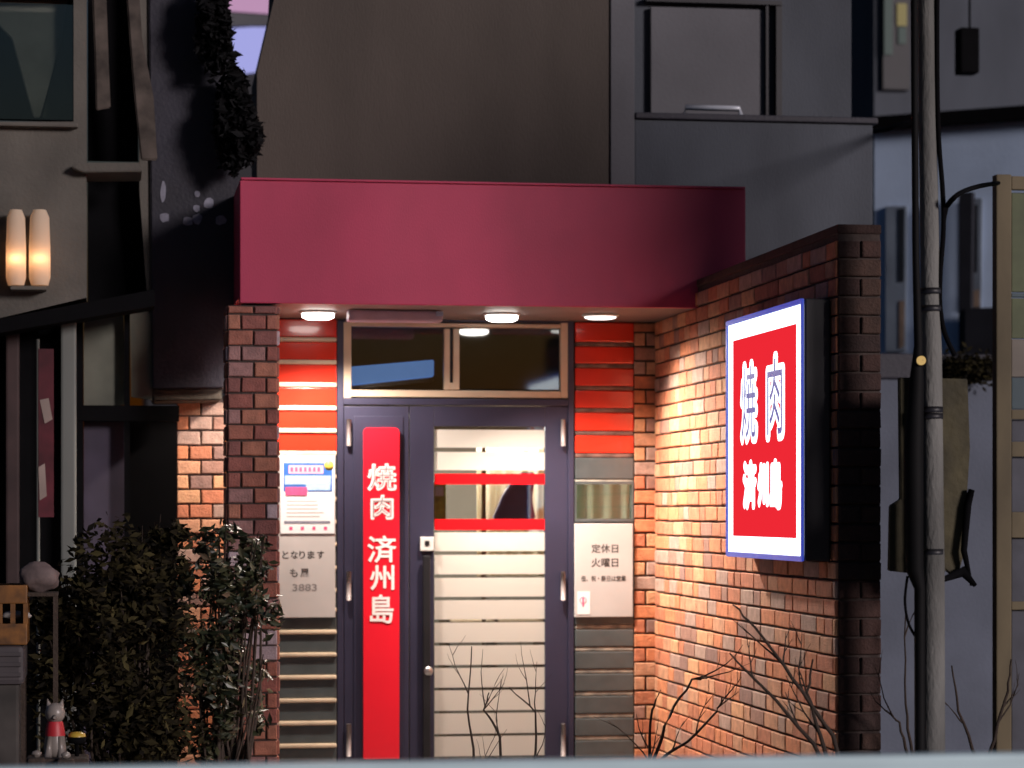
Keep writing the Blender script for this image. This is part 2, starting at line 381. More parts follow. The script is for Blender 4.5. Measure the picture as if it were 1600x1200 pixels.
# ---- door frame, transom and leaves (all parts of the building)
m = MB()
for x0, y0, x1, y1 in ((527, 500, 537, 1290), (888, 500, 897, 1290)): pbox(m, x0, y0, x1, y1, -.012, .11, .004)
m.box((X(537, -.012), -.012, z_soff - .001), (X(888, -.012), .09, Z(503)), 0)
pbox(m, 537, 622, 888, 634, -.010, .10, .003)
dfr = m.build('door_frame', 'door_metal', bld)
m = MB()
for x0, y0, x1, y1 in ((537, 503, 549, 622), (876, 503, 888, 622), (549, 609, 876, 622), (549, 503, 876, 513), (694, 513, 703, 609), (708, 513, 718, 609)):
    pbox(m, x0, y0, x1, y1, -.006, .05, .004)
m.box((X(703), .01, Z(609)), (X(708), .03, Z(513)), 0, 1)
pbox(m, 703, 598, 709, 609, -.004, .03, .002)
tr = m.build('transom_frame', ['bronze', 'trim_dark'], bld)
for x0, x1 in ((549, 694), (718, 876)):
    m = MB(); pbox(m, x0, 513, x1, 609, .02, .004); m.build('pane', 'glass_dark', tr)
# left leaf (solid)
m = MB(); pbox(m, 537.5, 634.5, 639, 1285, .0, .045, .004)
pbox(m, 553, 650, 630, 1270, -.006, .006, .004)
leafL = m.build('fixed_door_leaf', 'door_metal', bld)
# right leaf with glazing
m = MB()
for x0, y0, x1, y1 in ((640.5, 634.5, 678, 1285), (852, 634.5, 887.5, 1285), (678, 634.5, 852, 667), (678, 1189, 852, 1285)): pbox(m, x0, y0, x1, y1, 0, .045, .003)
leafR = m.build('glazed_door_leaf', 'door_metal', bld)
m = MB(); pbox(m, 678, 667, 852, 1189, .02, .005); m.build('door_glass', 'glass', leafR)
lines = [703, 738, 828, 864, 900, 935, 970, 1006, 1041, 1076, 1112, 1148, 1183]
m = MB(); top = 668
for y in lines:
    if y == 828: top = 829; continue
    if top < y: m = MB(); pbox(m, 679, top + 3.1, 851, y - 3.1, .014, .001); m.build('frosted_strip', 'frost', leafR)
    top = y
for y0, y1 in ((740, 757), (811, 828)): m = MB(); pbox(m, 679, y0, 851, y1, .012, .001); m.build('red_strip', 'frost_red', leafR)
m = MB(); pbox(m, 661, 868, 673, 1186, -.035, .02, .006); pbox(m, 664, 890, 670, 900, -.015, .02); pbox(m, 664, 1160, 670, 1170, -.015, .02); m.build('pull_handle', 'trim_dark', leafR)
m = MB(); pbox(m, 657, 839, 678, 861, -.02, .02, .004); pbox(m, 664, 845, 671, 852, -.024, .004, .001, 1); m.build('lock_plate', ['white_plastic', 'trim_dark'], leafR)
m = MB(); c = P(668, 1048, -.005); m.lathe((c.x, -.0, c.z), [(.001, .04), (.018, .038), (.024, .028), (.024, .012), (.014, .008), (.014, 0)], axis='y'); m.build('lock_knob', 'steel', leafR)
for par, xx in ((leafL, 545), (leafR, 880)):
    for y0, y1 in ((655, 697), (893, 938), (1131, 1182)):
        m = MB(); c0 = P(xx, y1, -.02); c1 = P(xx, y0, -.02); m.tube([c0, c1], .011, 12); m.build('hinge', 'hinge', par)
# step under the door
m = MB(); m.box((X(433), -1.0, 0.0), (X(1026), 0.0, .10), .01); m.build('door_step', 'paving', bld)
# interior seen through the glass
zi = Z(628)
m = MB(); x0, x1 = X(528), X(1020)
m.box((x0 - .05, 1.6, 0), (x1 + .05, 1.65, zi)); m.box((x0 - .05, .12, 0), (x0, 1.6, zi)); m.box((x1, .12, 0), (x1 + .05, 1.6, zi))
m.box((x0, .12, zi), (x1, 1.6, zi + .03)); m.box((x0, .12, 0), (x1, 1.6, .1))
m.build('interior_wall', 'room', bld)
m = MB(); m.box((x0, 1.0, zi + .03), (x1, 1.05, z_soff)); m.box((x0 - .05, .12, zi + .03), (x0, 1.0, z_soff)); m.box((x1, .12, zi + .03), (x1 + .05, 1.0, z_soff)); m.box((x0, .12, z_soff), (x1, 1.0, z_soff + .02))
m.build('lobby_ceiling_recess', 'room_dark', bld)

# ================================================================== THINGS OF THE ENTRANCE
def area(name, loc, rot, sx, sy, e, col, parent=None):
    l = bpy.data.lights.new(name, 'AREA'); l.shape = 'RECTANGLE'; l.size = sx; l.size_y = sy; l.energy = e; l.color = col
    o = bpy.data.objects.new(name, l); S.collection.objects.link(o); o.rotation_euler = rot
    if parent: o.parent = parent; o.location = Vector(loc) - ORG[parent.name]
    else: o.location = loc
    return o
# inside: a ceiling light, a curtain, a rack with things
c = Vector((X(760), .85, zi - .002))
t = thing('ceiling_light', c, 'warm ceiling light inside the lobby behind the striped glass door', 'ceiling light')
m = MB(); m.box((c.x - .4, .6, zi - .03), (c.x + .4, 1.1, zi - .002), .005); m.build('housing', 'white_plastic', t)
m = MB(); m.box((c.x - .36, .64, zi - .04), (c.x + .36, 1.06, zi - .0302)); m.build('diffuser', 'lampdim', t)
area('lamp_light', (c.x, .85, zi - .06), (0, 0, 0), .7, .4, 50, (1, .96, .91), t)
def drape(name, x0, x1, y0, y1, Y, folds, amp, mt, label):
    m = MB(); a = P(x0, y0, Y); b = P(x1, y1, Y); n = folds * 10; pr = None
    for i in range(n + 1):
        f = i / n; xx = a.x + (b.x - a.x) * f; yy = Y + amp * math.sin(f * folds * 2 * math.pi) * (.7 + .3 * math.sin(f * 9))
        q = (Vector((xx, yy, b.z)), Vector((xx, yy, a.z)))
        if pr:
            m.face([pr[0], q[0], q[1], pr[1]], 0, True); m.face([pr[0] + Vector((0, .004, 0)), pr[1] + Vector((0, .004, 0)), q[1] + Vector((0, .004, 0)), q[0] + Vector((0, .004, 0))], 0, True)
        pr = q
    o = m.build(name, mt); single(o, ((a.x + b.x) / 2, Y, b.z)); return tag(o, label, 'curtain')
M['drape_pale'] = film('drape_pale', (.72, .74, .62)); M['drape_cream'] = film('drape_cream', (.80, .68, .50))
drape('curtain', 893, 1000, 740, 825, .30, 4, .03, 'drape_pale', 'pale greenish pleated curtain behind the small window in the right tiles')
drape('curtain', 745, 870, 700, 900, .85, 5, .03, 'drape_cream', 'cream curtain inside, seen between the red bands of the door')
m = MB(); ppoly(m, [(770, 812), (788, 770), (812, 738), (838, 738), (832, 780), (838, 812)], .42, .05, 0, .01)
o = m.build('hanging_coat', 'purple'); single(o, P(805, 812, .42)); tag(o, 'dusky purple coat hanging inside, seen between the door\'s red bands', 'coat')
m = MB(); m.tube([P(756, 1290, .40), P(756, 672, .40)], .011, 12, 0); o = m.build('coat_stand', 'wood'); single(o, P(756, 1290, .40)); tag(o, 'slim brown post standing just inside the glazed door', 'stand')
m = MB(); pbox(m, 676, 752, 697, 822, .30, .06, .004); pbox(m, 680, 760, 693, 775, .296, .004, 0, 1); o = m.build('menu_holder', ['yellowgreen', 'plate']); single(o, P(686, 822, .3)); tag(o, 'yellow-green card holder inside at the left edge of the door glass', 'card holder')
# low bench and odds and ends glimpsed between frosted strips
b0 = P(765, 1010, .7)
t = thing('shoe_rack', (b0.x, .8, .1), 'dark wooden shoe rack inside, glimpsed through the lower gaps of the door', 'shoe rack')
m = MB()
for yy in (970, 1076, 1148, 1215): a = P(700, yy, .7); b = P(850, yy + 8, .7); m = MB(); m.box((a.x, .65, a.z), (b.x, .95, b.z), .003); m.build('shelf', 'wood', t)
for xx in (700, 775, 850):
    m = MB(); a = P(xx - 3, 960, .66); b = P(xx + 3, 1270, .66); m.box((a.x, .652, a.z), (b.x, .948, .1), .002); m.build('upright', 'wood', t)
# glowing slab put in to imitate a pale blue patch in the transom
m = MB(); ppoly(m, [(548, 573), (678, 562), (678, 588), (548, 602)], .16, .25, 0, .004)
M['blue_emit'] = mat('blue_emit', (.20, .42, .80), .5, emit=(.22, .45, 1.0), es=.62)
M['slab_grey'] = mat('slab_grey', (.45, .40, .40), .5)
t = thing('transom_glow', P(612, 602, .16), 'pale blue glowing slab standing in for a bright patch in the left transom pane', 'light box')  # slab put in for a pale blue patch, not a box of its own
m.build('lit_face', 'blue_emit', t)
m = MB(); ppoly(m, [(548, 603), (678, 589), (678, 596), (548, 609)], .155, .25, 0); m.build('lower_slab', 'slab_grey', t)
# lilac strip under the soffit, its colour imitates a reflection
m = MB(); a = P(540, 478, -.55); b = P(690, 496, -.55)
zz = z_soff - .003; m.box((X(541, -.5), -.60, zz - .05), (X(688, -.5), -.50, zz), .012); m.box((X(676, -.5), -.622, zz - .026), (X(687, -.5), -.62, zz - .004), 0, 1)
o = m.build('lilac_reflection', [M.setdefault('lilac', mat('lilac', (.62, .50, .66), .4)), 'poster_sky']); single(o, (X(614, -.5), -.56, zz)); tag(o, 'long pale lilac strip under the canopy, coloured as a reflection above the door', 'reflection')

# downlights
DL = [(497, 'downlight under the canopy above the left tiled column, glowing white', 1.0), (784, 'downlight under the canopy above the glazed door, brightest of the three', 1.0), (938, 'flat recessed downlight above the right tiled column', .9)]
proto = None
YD = -.45
for i, (px, lab, k) in enumerate(DL):
    loc = Vector((X(px, YD), YD, z_soff - .001))
    dd = .038 if i < 2 else .022
    t = thing('downlight', loc, lab, 'downlight', 'downlights under the canopy')
    m = MB(); m.lathe(loc, [(.050, 0), (.086, 0), (.086, -.006), (.074, -.011)], 32); m.build('trim_ring', 'white_plastic', t)
    m = MB(); m.lathe(loc, [(.074, -.004), (.072, -dd * .7), (.055, -dd * .93), (.001, -dd)], 32); m.build('lens', 'lamp' if i < 2 else 'lampdim', t)
    l = bpy.data.lights.new('lamp_light', 'SPOT'); l.spot_size = R([156, 134, 140][i]); l.spot_blend = [.45, .8, 1.0][i]; l.energy = [135, 310, 70][i]; l.color = (1, .86, .74) if i < 2 else (1, .80, .64); l.shadow_soft_size = .045
    o = bpy.data.objects.new('lamp_light', l); S.collection.objects.link(o); o.parent = t; o.location = (0, 0, -.055)
    o.rotation_euler = Vector([(-.08, .12, 1), (-.30, .32, 1), (-.03, .30, 1)][i]).to_track_quat('Z', 'Y').to_euler()

# red vertical sign on the fixed leaf
sg = thing('vertical_sign', P(596, 1185, -.03), 'tall narrow red sign with white characters on the left door leaf', 'sign')
m = MB(); a = P(568, 668, -.03); b = P(624, 1186, -.03); rr = .022
poly = [(a.x, b.z), (b.x, b.z)]
for k in range(7): t_ = k / 6 * math.pi / 2; poly.append((b.x - rr + rr * math.cos(t_), a.z - rr + rr * math.sin(t_)))
for k in range(7): t_ = k / 6 * math.pi / 2; poly.append((a.x + rr - rr * math.sin(t_), a.z - rr + rr * math.cos(t_)))
m.prism(poly, -.030, -.008, 0); m.build('panel', 'red_sign', sg)
for ch, x0, y0, x1, y1, inn in (('焼', 575, 725, 619, 766, 1), ('肉', 580, 774, 614, 811, 1), ('済', 575, 838, 618, 878, 0), ('州', 579, 884, 615, 921, 0), ('島', 579, 930, 614, 973, 0)):
    m = MB(); a = P(x0, y0, -.031); b = P(x1, y1, -.031); c = ((a.x + b.x) / 2, -.0305, (a.z + b.z) / 2)
    text_into(m, ch, c, b.x - a.x + .006, a.z - b.z + .006, fat=.0042 if inn else .0022, ext=.002)
    lt = m.build('lettering', 'letter', sg)
    if inn:
        m = MB(); text_into(m, ch, (c[0], -.0336, c[2]), (b.x - a.x) * .86, (a.z - b.z) * .86, off=-.012, ext=.0006); m.build('lettering_core', 'letter_in', lt)

# left notice plate + poster
t = thing('notice_plate', P(479, 965, -.02), 'pale plate with dark handwriting and number on the left tiles, below the poster', 'notice')
m = MB(); pbox(m, 435, 711, 524, 965, -.028, .016, .003); m.build('plate', 'plate', t)
m = MB()
for s, cx, cy, w_, h_, mi in (('と', 446, 867, 10, 12, 0), ('な', 460, 867, 11, 12, 0), ('り', 472, 867, 9, 12, 0), ('ま', 486, 867, 11, 12, 0), ('す', 501, 867, 11, 12, 0), ('も', 459, 895, 12, 13, 0), ('屋', 476, 895, 13, 13, 0), ('3883', 476, 918, 38, 11, 1)):
    c = P(cx, cy, -.0282); text_into(m, s, c, w_ / 331, h_ / 331, off=.018, ext=.0006, mi=mi)
m.build('lettering', ['ink', 'ink_grey'], t)
t = thing('poster', P(480, 835, -.03), 'white framed poster with blue, pink and yellow print on the left tiled column', 'poster')
m = MB(); pbox(m, 438, 714, 523, 834, -.034, .005, .002); m.build('sheet', 'poster_white', t)
m = MB()
flat(m, 443, 723, 519, 768, -.0345, .001, 0); flat(m, 451, 727, 505, 740, -.0356, .0008, 1); flat(m, 445, 743, 517, 757, -.0356, .0008, 2)
flat(m, 478, 757, 516, 766, -.0356, .0008, 2); flat(m, 446, 761, 480, 774, -.0366, .0008, 3); flat(m, 444, 814, 516, 818, -.0345, .0008, 4)
m.build('print', ['poster_blue', 'poster_pale', 'poster_sky', 'poster_pink', 'pale_mark'], t)
m = MB(); c = P(514, 727, -.036); m.lathe((c.x, -.0368, c.z), [(.001, .001), (.022, .001), (.022, 0)], 24, axis='y'); m.build('yellow_dot', 'poster_yellow', t)
m = MB(); rnd = random.Random(2)
for yy in (782, 788, 794, 800, 806): flat(m, 448, yy, rnd.randint(495, 513), yy + 1.6, -.0345, .0005, 0)
for xx in (452, 470, 488, 506): flat(m, xx, 823, xx + 5, 828, -.0345, .0006, 1)
for xx in range(454, 502, 7): flat(m, xx, 730, xx + 4, 737, -.0368, .0005, 1)
for xx in range(450, 512, 11): flat(m, xx, 746, xx + 8, 754, -.0368, .0005, 2)
m.build('small_print', ['plate', 'poster_pink', 'poster_white'], t)
# right notice plate
t = thing('notice_plate', P(944, 963, -.02), 'white plate announcing the closing day in black characters on the right tiles', 'notice')
m = MB(); pbox(m, 898, 818, 989, 964, -.028, .016, .003); m.build('plate', 'plate', t)
m = MB()
for s, cx, cy, w_, h_ in (('定休日', 945, 857, 43, 14), ('火曜日', 945, 879, 43, 14), ('但、祝・祭日は営業', 943, 904, 72, 9)):
    text_into(m, s, P(cx, cy, -.0282), w_ / 331, h_ / 331, off=.014, ext=.0006)
m.build('lettering', 'ink', t)
m = MB(); pbox(m, 902, 924, 922, 960, -.0295, .0012, 0); st = m.build('sticker', 'poster_white')
single(st, P(912, 960, -.029)); tag(st, 'small white sticker with a red mark at the closing-day plate\'s lower left corner', 'sticker')
m = MB(); c = P(911, 938, -.0298); m.lathe((c.x, c.y, c.z), [(.014, .0004), (.0165, .0004), (.0165, 0)], 20, axis='y'); m.box((c.x - .004, c.y - .001, c.z - .028), (c.x + .004, c.y, c.z + .012), 0)
mk = m.build('mark', 'poster_pink'); mk.parent = st; mk.location = -st.location

# ================================================================== SIDE BRICK WALL WITH THE LIGHT SIGN
XW = X(1026)                               # its left face
yn = depth_xz(1310, 800, XW).y             # near end
zw = depth_xz(1310, 352, XW).z
xo = X(1375, yn)
sw = thing('brick_wall', (XW + .07, (yn - .02) / 2, 0), 'long red brick side wall right of the entrance, carrying the light sign', 'wall')
m = MB(); L = -yn - .0
bricks(m, (XW, -.014, 0), (0, -1, 0), (0, 0, 1), (-1, 0, 0), L - .014, zw - .03, seed=21, irregular=True, blen=.225, course=.068)
m.build('side_bricks', ['brick', 'mortar'], sw)
m = MB(); m.box((XW + .004, yn + .004, 0), (xo, -.016, zw - .03))
m.build('core', 'mortar', sw)
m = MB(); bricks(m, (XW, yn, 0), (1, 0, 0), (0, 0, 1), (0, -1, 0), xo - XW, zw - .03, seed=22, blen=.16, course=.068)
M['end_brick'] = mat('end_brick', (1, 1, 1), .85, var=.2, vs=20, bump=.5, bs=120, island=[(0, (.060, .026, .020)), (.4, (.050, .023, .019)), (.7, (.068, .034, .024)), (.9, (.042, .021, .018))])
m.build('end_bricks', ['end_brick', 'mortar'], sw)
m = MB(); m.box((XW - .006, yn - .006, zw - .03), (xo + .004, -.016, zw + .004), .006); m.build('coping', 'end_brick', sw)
# light sign box
XS = XW - .115
n0 = depth_xz(1256, 800, XS).y; f0 = depth_xz(1137, 800, XS).y
zt0 = depth_xz(1254, 467, XS).z; zb0 = depth_xz(1257, 877, XS).z
ls = thing('light_sign', (XS + .05, (n0 + f0) / 2, zb0), 'glowing white box sign with a red field and white characters on the brick wall', 'sign')
m = MB(); m.box((XS + .004, n0, zb0), (XW - .016, f0, zt0), .006); m.build('housing', 'box_dark', ls)
fr = .018; m = MB()
m.box((XS - .008, n0 - .002, zb0), (XS + .0, n0 + fr, zt0), .002); m.box((XS - .008, f0 - fr, zb0), (XS, f0 + .002, zt0), .002)
m.box((XS - .008, n0 + fr, zb0 - .002), (XS, f0 - fr, zb0 + fr), .002); m.box((XS - .008, n0 + fr, zt0 - fr), (XS, f0 - fr, zt0 + .002), .002)
m.build('frame', 'box_blue', ls)
m = MB(); m.box((XS - .002, n0 + fr, zb0 + fr), (XS + .004, f0 - fr, zt0 - fr)); m.build('lit_face', 'sign_white', ls)
def SP(x, y): return depth_xz(x, y, XS - .003)
ra = SP(1146, 680).y; rb = SP(1244, 680).y; rzt = SP(1195, 515).z; rzb = SP(1195, 840).z
rzt = SP(1244, 506).z; rzb = SP(1244, 841).z
m = MB(); m.box((XS - .0045, rb, rzb), (XS - .002, ra, rzt)); m.build('red_field', 'sign_red', ls)
for ch, x0, y0, x1, y1, big in (('焼', 1158, 562, 1185, 695, 1), ('肉', 1198, 549, 1227, 690, 1), ('済', 1162, 718, 1183, 797, 0), ('州', 1185, 722, 1202, 793, 0), ('島', 1204, 716, 1223, 797, 0)):
    a = SP(x0, (y0 + y1) / 2); b = SP(x1, (y0 + y1) / 2); zt_ = SP((x0 + x1) / 2, y0).z; zb_ = SP((x0 + x1) / 2, y1).z
    c = (XS - .0045, (a.y + b.y) / 2, (zt_ + zb_) / 2)
    m = MB(); text_into(m, ch, c, abs(a.y - b.y), zt_ - zb_, u=(0, -1, 0), n=(-1, 0, 0), fat=.019 if big else .012, ext=.002)
    lt = m.build('lettering', 'sign_white', ls)
    if big:
        m = MB(); text_into(m, ch, (XS - .0080, c[1], c[2]), abs(a.y - b.y) * .80, (zt_ - zb_) * .84, u=(0, -1, 0), n=(-1, 0, 0), off=.0, ext=.0006)
        m.build('lettering_core', 'sign_blue', lt)

# ================================================================== PLANTS
def leaf(mb, c, size, rnd, mi=0):
    d = Vector((rnd.gauss(0, 1), rnd.gauss(0, 1), rnd.gauss(0, .7))).normalized()
    s = d.orthogonal().normalized(); s.rotate(Matrix.Rotation(rnd.random() * 6.28, 3, d))
    k = size * rnd.uniform(.6, 1.25); n_ = d.cross(s)
    mb.face([c - d * k, c + s * k * .42 + n_ * k * .08, c + d * k, c - s * k * .42 + n_ * k * .08], mi)
def shrub(name, base, blobs, n, size, lm, label, cat, seed, trunk=True, group=None):
    rnd = random.Random(seed); t = thing(name, base, label, cat, group)
    ml = MB(); mt = MB(); tot = sum(b[3] * b[4] * b[5] for b in blobs)
    for (x, y, z, rx, ry, rz) in blobs:
        k = int(n * rx * ry * rz / tot)
        # sub-clumps give gaps and masses
        cl = [(Vector((rnd.gauss(0, .45), rnd.gauss(0, .45), rnd.gauss(0, .45)))) for _ in range(max(4, k // 70))]
        for _ in range(k):
            q = rnd.choice(cl) + Vector((rnd.gauss(0, .2), rnd.gauss(0, .2), rnd.gauss(0, .2)))
            if q.length > 1.25: q = q.normalized() * rnd.uniform(.8, 1.25)
            leaf(ml, Vector((x + q.x * rx, y + q.y * ry, max(z + q.z * rz, .03))), size, rnd)
        if trunk:
            for _ in range(6):
                e = Vector((x + rnd.uniform(-.6, .6) * rx, y + rnd.uniform(-.5, .5) * ry, z + rnd.uniform(-.2, 1.25) * rz)); b_ = Vector(base) + Vector((rnd.uniform(-.05, .05), rnd.uniform(-.05, .05), 0))
                mid = b_.lerp(e, .5) + Vector((rnd.uniform(-.06, .06), 0, .05)); mt.tube([b_, mid, e], [.011, .007, .002], 6)
    ml.build('foliage', lm, t)
    if trunk: mt.build('stem', 'bark', t)
    return t
def blob(x, y, Y, rx, rz, ry=.3): c = P(x, y, Y); k = 4130 / (Y + 12.5); return (c.x, Y, c.z, rx / k, ry, rz / k)
YS = -1.75
b = P(190, 800, YS); shrub('shrub', (b.x, YS, 0), [blob(190, 945, YS, 95, 115, .35), blob(120, 1010, YS, 75, 110, .3), blob(240, 880, YS, 55, 62, .25), blob(190, 1120, YS, 120, 110, .35), blob(85, 980, YS, 45, 60, .2)], 9500, .025, 'leafd', 'big dark evergreen shrub with small leaves, left of the lit bricks', 'shrub', 5)
b = P(345, 800, -1.65); shrub('shrub', (b.x, -1.65, 0), [blob(330, 880, -1.65, 50, 60, .2), blob(385, 930, -1.65, 55, 80, .2), blob(350, 1010, -1.65, 75, 80, .22), blob(385, 1080, -1.65, 50, 60, .2), blob(330, 1130, -1.65, 45, 70, .2), blob(405, 870, -1.65, 28, 40, .12)], 3300, .025, 'leafm', 'looser broad-leaved shrub in front of the brick pillar and the lit bricks', 'shrub', 6)
# dark tree rising above the navy sign board
YT = .40
b = P(300, 800, YT)
tt = shrub('tree', (b.x, YT, 0), [blob(335, 40, YT - .9, 22, 70, .1), blob(362, 175, YT - .9, 22, 80, .1), blob(391, 205, YT - .9, 17, 44, .1), blob(300, -90, YT - .5, 70, 50, .2)], 16000, .032, 'leafb', 'dark tree crown around the top of the navy board, between the two buildings', 'tree', 8, trunk=False)
m = MB(); m.tube([(b.x, YT, 0), (b.x + .02, YT, 1.5), (b.x - .01, YT, 3), (b.x, YT - .1, 4.6)], [.07, .06, .05, .02], 10)
for k in range(5): a_ = Vector((b.x, YT, 2.9 + k * .35)); m.tube([a_, a_ + Vector((.1, -.5, .15)), a_ + Vector((.12, -.85, .25))], [.02, .015, .006], 6)
m.build('trunk', 'bark', tt)

def twig_shrub(base, stems, label, r=.007, name='bare_shrub', seed=1):
    rnd = random.Random(seed); t = thing(name, base, label, 'bare shrub', 'leafless shrubs before the entrance'); i = 0
    for st in stems:
        m = MB(); pts = [Vector(q) for q in st]; fine = []
        for j in range(len(pts) - 1):
            for k in range(4): fine.append(pts[j].lerp(pts[j + 1], k / 4) + Vector((rnd.uniform(-1, 1), 0, rnd.uniform(-1, 1))) * .004)
        fine.append(pts[-1]); n = len(fine)
        m.tube(fine, [r * (1 - .7 * k / (n - 1)) for k in range(n)], 7)
        def side(p, d, L, rr, lv):
            path = [p]; q = p.copy(); dd = d.copy()
            for z_ in range(5):
                dd = (dd + Vector((rnd.uniform(-.22, .22), rnd.uniform(-.15, .15), rnd.uniform(-.05, .2)))).normalized(); q = q + dd * L / 5; path.append(q.copy())
                if lv and z_ in (1, 3) and rnd.random() < .7: side(q, (dd + Vector((rnd.choice((-.7, .7)), rnd.uniform(-.3, .3), .2))).normalized(), L * .45, rr * .55, lv - 1)
            m.tube(path, [rr * (1 - .75 * z_ / 5) for z_ in range(6)], 5)
        for _ in range(rnd.randint(2, 4)):
            k = rnd.randint(n // 4, n - 2); d = (fine[k + 1] - fine[k]).normalized(); d = (d + Vector((rnd.choice((-.7, .7)) * rnd.uniform(.5, 1), rnd.uniform(-.3, .3), rnd.uniform(-.1, .4)))).normalized()
            side(fine[k], d, rnd.uniform(.10, .26), r * .42, 1)
        m.build('twig', 'bark', t)
    return t
def PT(Y, *pts): return [P(x, y, Y) for x, y in pts]
Yt = -2.2
twig_shrub(P(745, 1320, Yt) * Vector((1, 1, 0)) if False else (P(745, 800, Yt).x, Yt, 0), [PT(Yt, (745, 1330), (741, 1190), (730, 1110), (737, 1010)), PT(Yt, (790, 1330), (780, 1150), (757, 1110), (764, 1082)), PT(Yt, (770, 1330), (835, 1190), (838, 1112), (795, 1074))], 'thin bare twigs standing in front of the glazed door', .007, seed=3)
twig_shrub((P(1018, 800, Yt).x, Yt, 0), [PT(Yt, (1018, 1330), (1014, 1190), (1018, 1110), (1032, 1078)), PT(Yt, (1018, 1330), (1022, 1185), (1045, 1120), (1082, 1062), (1105, 1060)), PT(Yt, (1018, 1330), (1025, 1190), (1075, 1160), (1120, 1110), (1128, 1090))], 'bare twigs fanning out from the foot of the brick wall\'s left corner', .009, seed=4)
Yt2 = -3.3
twig_shrub((P(1330, 800, Yt2).x, Yt2, 0), [PT(Yt2, (1360, 1330), (1300, 1150), (1240, 1060), (1180, 980), (1145, 945)), PT(Yt2, (1350, 1330), (1270, 1160), (1190, 1070), (1140, 1020)), PT(Yt2, (1345, 1330), (1280, 1150), (1262, 1080), (1270, 1030))], 'bare branches leaning left across the lit side of the brick wall', .010, seed=5)
twig_shrub((P(1410, 800, Yt2).x, Yt2, 0), [PT(Yt2, (1425, 1330), (1420, 1180), (1405, 1130), (1385, 1110)), PT(Yt2, (1430, 1330), (1425, 1180), (1414, 1100), (1415, 960))], 'bare twig arching beside the foot of the black conduit', .008, seed=7)
twig_shrub((P(1530, 800, Yt2).x, Yt2, 0), [PT(Yt2, (1545, 1330), (1528, 1190), (1498, 1110), (1487, 1040)), PT(Yt2, (1540, 1330), (1545, 1180), (1575, 1080), (1580, 1030))], 'bare twigs between the steel pole and the yellow display case', .009, seed=9)

# ================================================================== LEFT NEIGHBOUR
Yl = -.7
lb = thing('neighbour_building', P(60, 800, Yl) * 1, 'old grey-brown building at the left edge with a curtained upper window', 'building')
lb.location.z = 0; ORG[lb.name] = lb.location.copy()
M['wall_left'] = mat('wall_left', (.125, .115, .10), .9, var=.2, vs=3, bump=.3)
m = MB(); ppoly(m, [(-420, -500), (135, -500), (135, -8), (-420, -8)], Yl, .3); ppoly(m, [(115, -8), (135, -8), (135, 190), (115, 190)], Yl, .3)
ppoly(m, [(-420, 190), (135, 190), (135, 465), (0, 497), (-420, 596)], Yl, .3); m.build('wall', 'wall_left', lb)
m = MB(); pbox(m, -60, 188, 122, 199, Yl - .05, .2, .008); m.build('window_sill', 'wall_left', lb)
m = MB(); pbox(m, -420, -8, 115, 190, Yl + .26, .02); m.build('window_back', 'black', lb)
m = MB(); pbox(m, -420, -8, 114, 188, Yl + .05, .006); m.build('pane', 'glass_dark', lb)
m = MB(); ppoly(m, [(0, 498), (242, 452), (242, 478), (0, 520)], Yl - .02, .25); ppoly(m, [(-420, 597), (0, 498), (0, 520), (-420, 619)], Yl - .02, .25); m.build('beam', 'black', lb)
m = MB(); pbox(m, 137, -500, 216, 252, -.15, .03); pbox(m, 137, 271, 236, 480, -.16, .03); m.build('recess', 'black', lb)
m = MB(); ppoly(m, [(216, -500), (245, -500), (250, 480), (232, 490), (218, 300)], -.3, .3); m.build('side_pier', 'wall_left', lb)
m = MB(); ppoly(m, [(112, 262), (120, 254), (218, 254), (222, 268), (130, 269)], Yl - .06, .35, 0, .004); m.build('ledge', 'glint_joint' if False else 'wall_left', lb)
# ground floor: glazing with pale blinds, posts
m = MB(); ppoly(m, [(131, 500), (193, 483), (196, 632), (131, 640)], -.3, .02); ppoly(m, [(203, 482), (240, 470), (238, 625), (205, 620)], -.3, .02)
M['blind'] = mat('blind', (.17, .175, .14), .85, var=.2, vs=4); m.build('blind', 'blind', lb)
m = MB()
for x0, x1 in ((119, 130), (194, 203)): pbox(m, x0, 470, x1, 1290, -.36, .05)
pbox(m, 119, 633, 280, 658, -.37, .08); pbox(m, 200, 658, 277, 1290, -.25, .03); pbox(m, 30, 500, 60, 1290, -.4, .05); pbox(m, 84, 500, 96, 1290, -.4, .05)
m.build('shopfront_frame', 'black', lb)
m = MB(); pbox(m, -420, 500, 119, 1290, -.2, .03); m.build('shopfront_back', 'room_dark' if False else 'black', lb)
m = MB(); pbox(m, 131, 658, 200, 1290, -.27, .03); M['purple_panel'] = mat('purple_panel', (.055, .042, .075), .7, var=.2, vs=5); m.build('purple_panel', 'purple_panel', lb)
M['post_pale'] = mat('post_pale', (.14, .15, .14), .7, var=.15, vs=4, stretch=(1, 1, .3))
m = MB(); pbox(m, 95, 498, 119, 1290, -.55, .10, .01); m.build('post', 'post_pale', lb)
M['redbrown'] = mat('redbrown', (.05, .028, .028), .8, var=.2)
m = MB(); pbox(m, 9, 505, 30, 1290, -.5, .06, .01); m.build('post', 'redbrown', lb)
# curtains in the upper window
for pts, lab in (([(-60, -20), (108, -20), (96, 60), (62, 183), (52, 183), (18, 60)], 'pale olive curtain gathered to a point in the upper left window'),
                 ([(112, -10), (113, 184), (66, 184), (88, 90), (104, 0)], 'darker green curtain half at the right of the upper left window')):
    m = MB(); ppoly(m, pts, Yl + (.12 if 'pale' in lab else .18), .03, 0, .004)
    o = m.build('curtain', 'curtain' if 'pale' in lab else M.setdefault('curtain_green', mat('curtain_green', (.16, .19, .12), .9, var=.2, vs=6)))
    single(o, P(pts[2][0], 184, Yl + .12)); tag(o, lab, 'curtain')
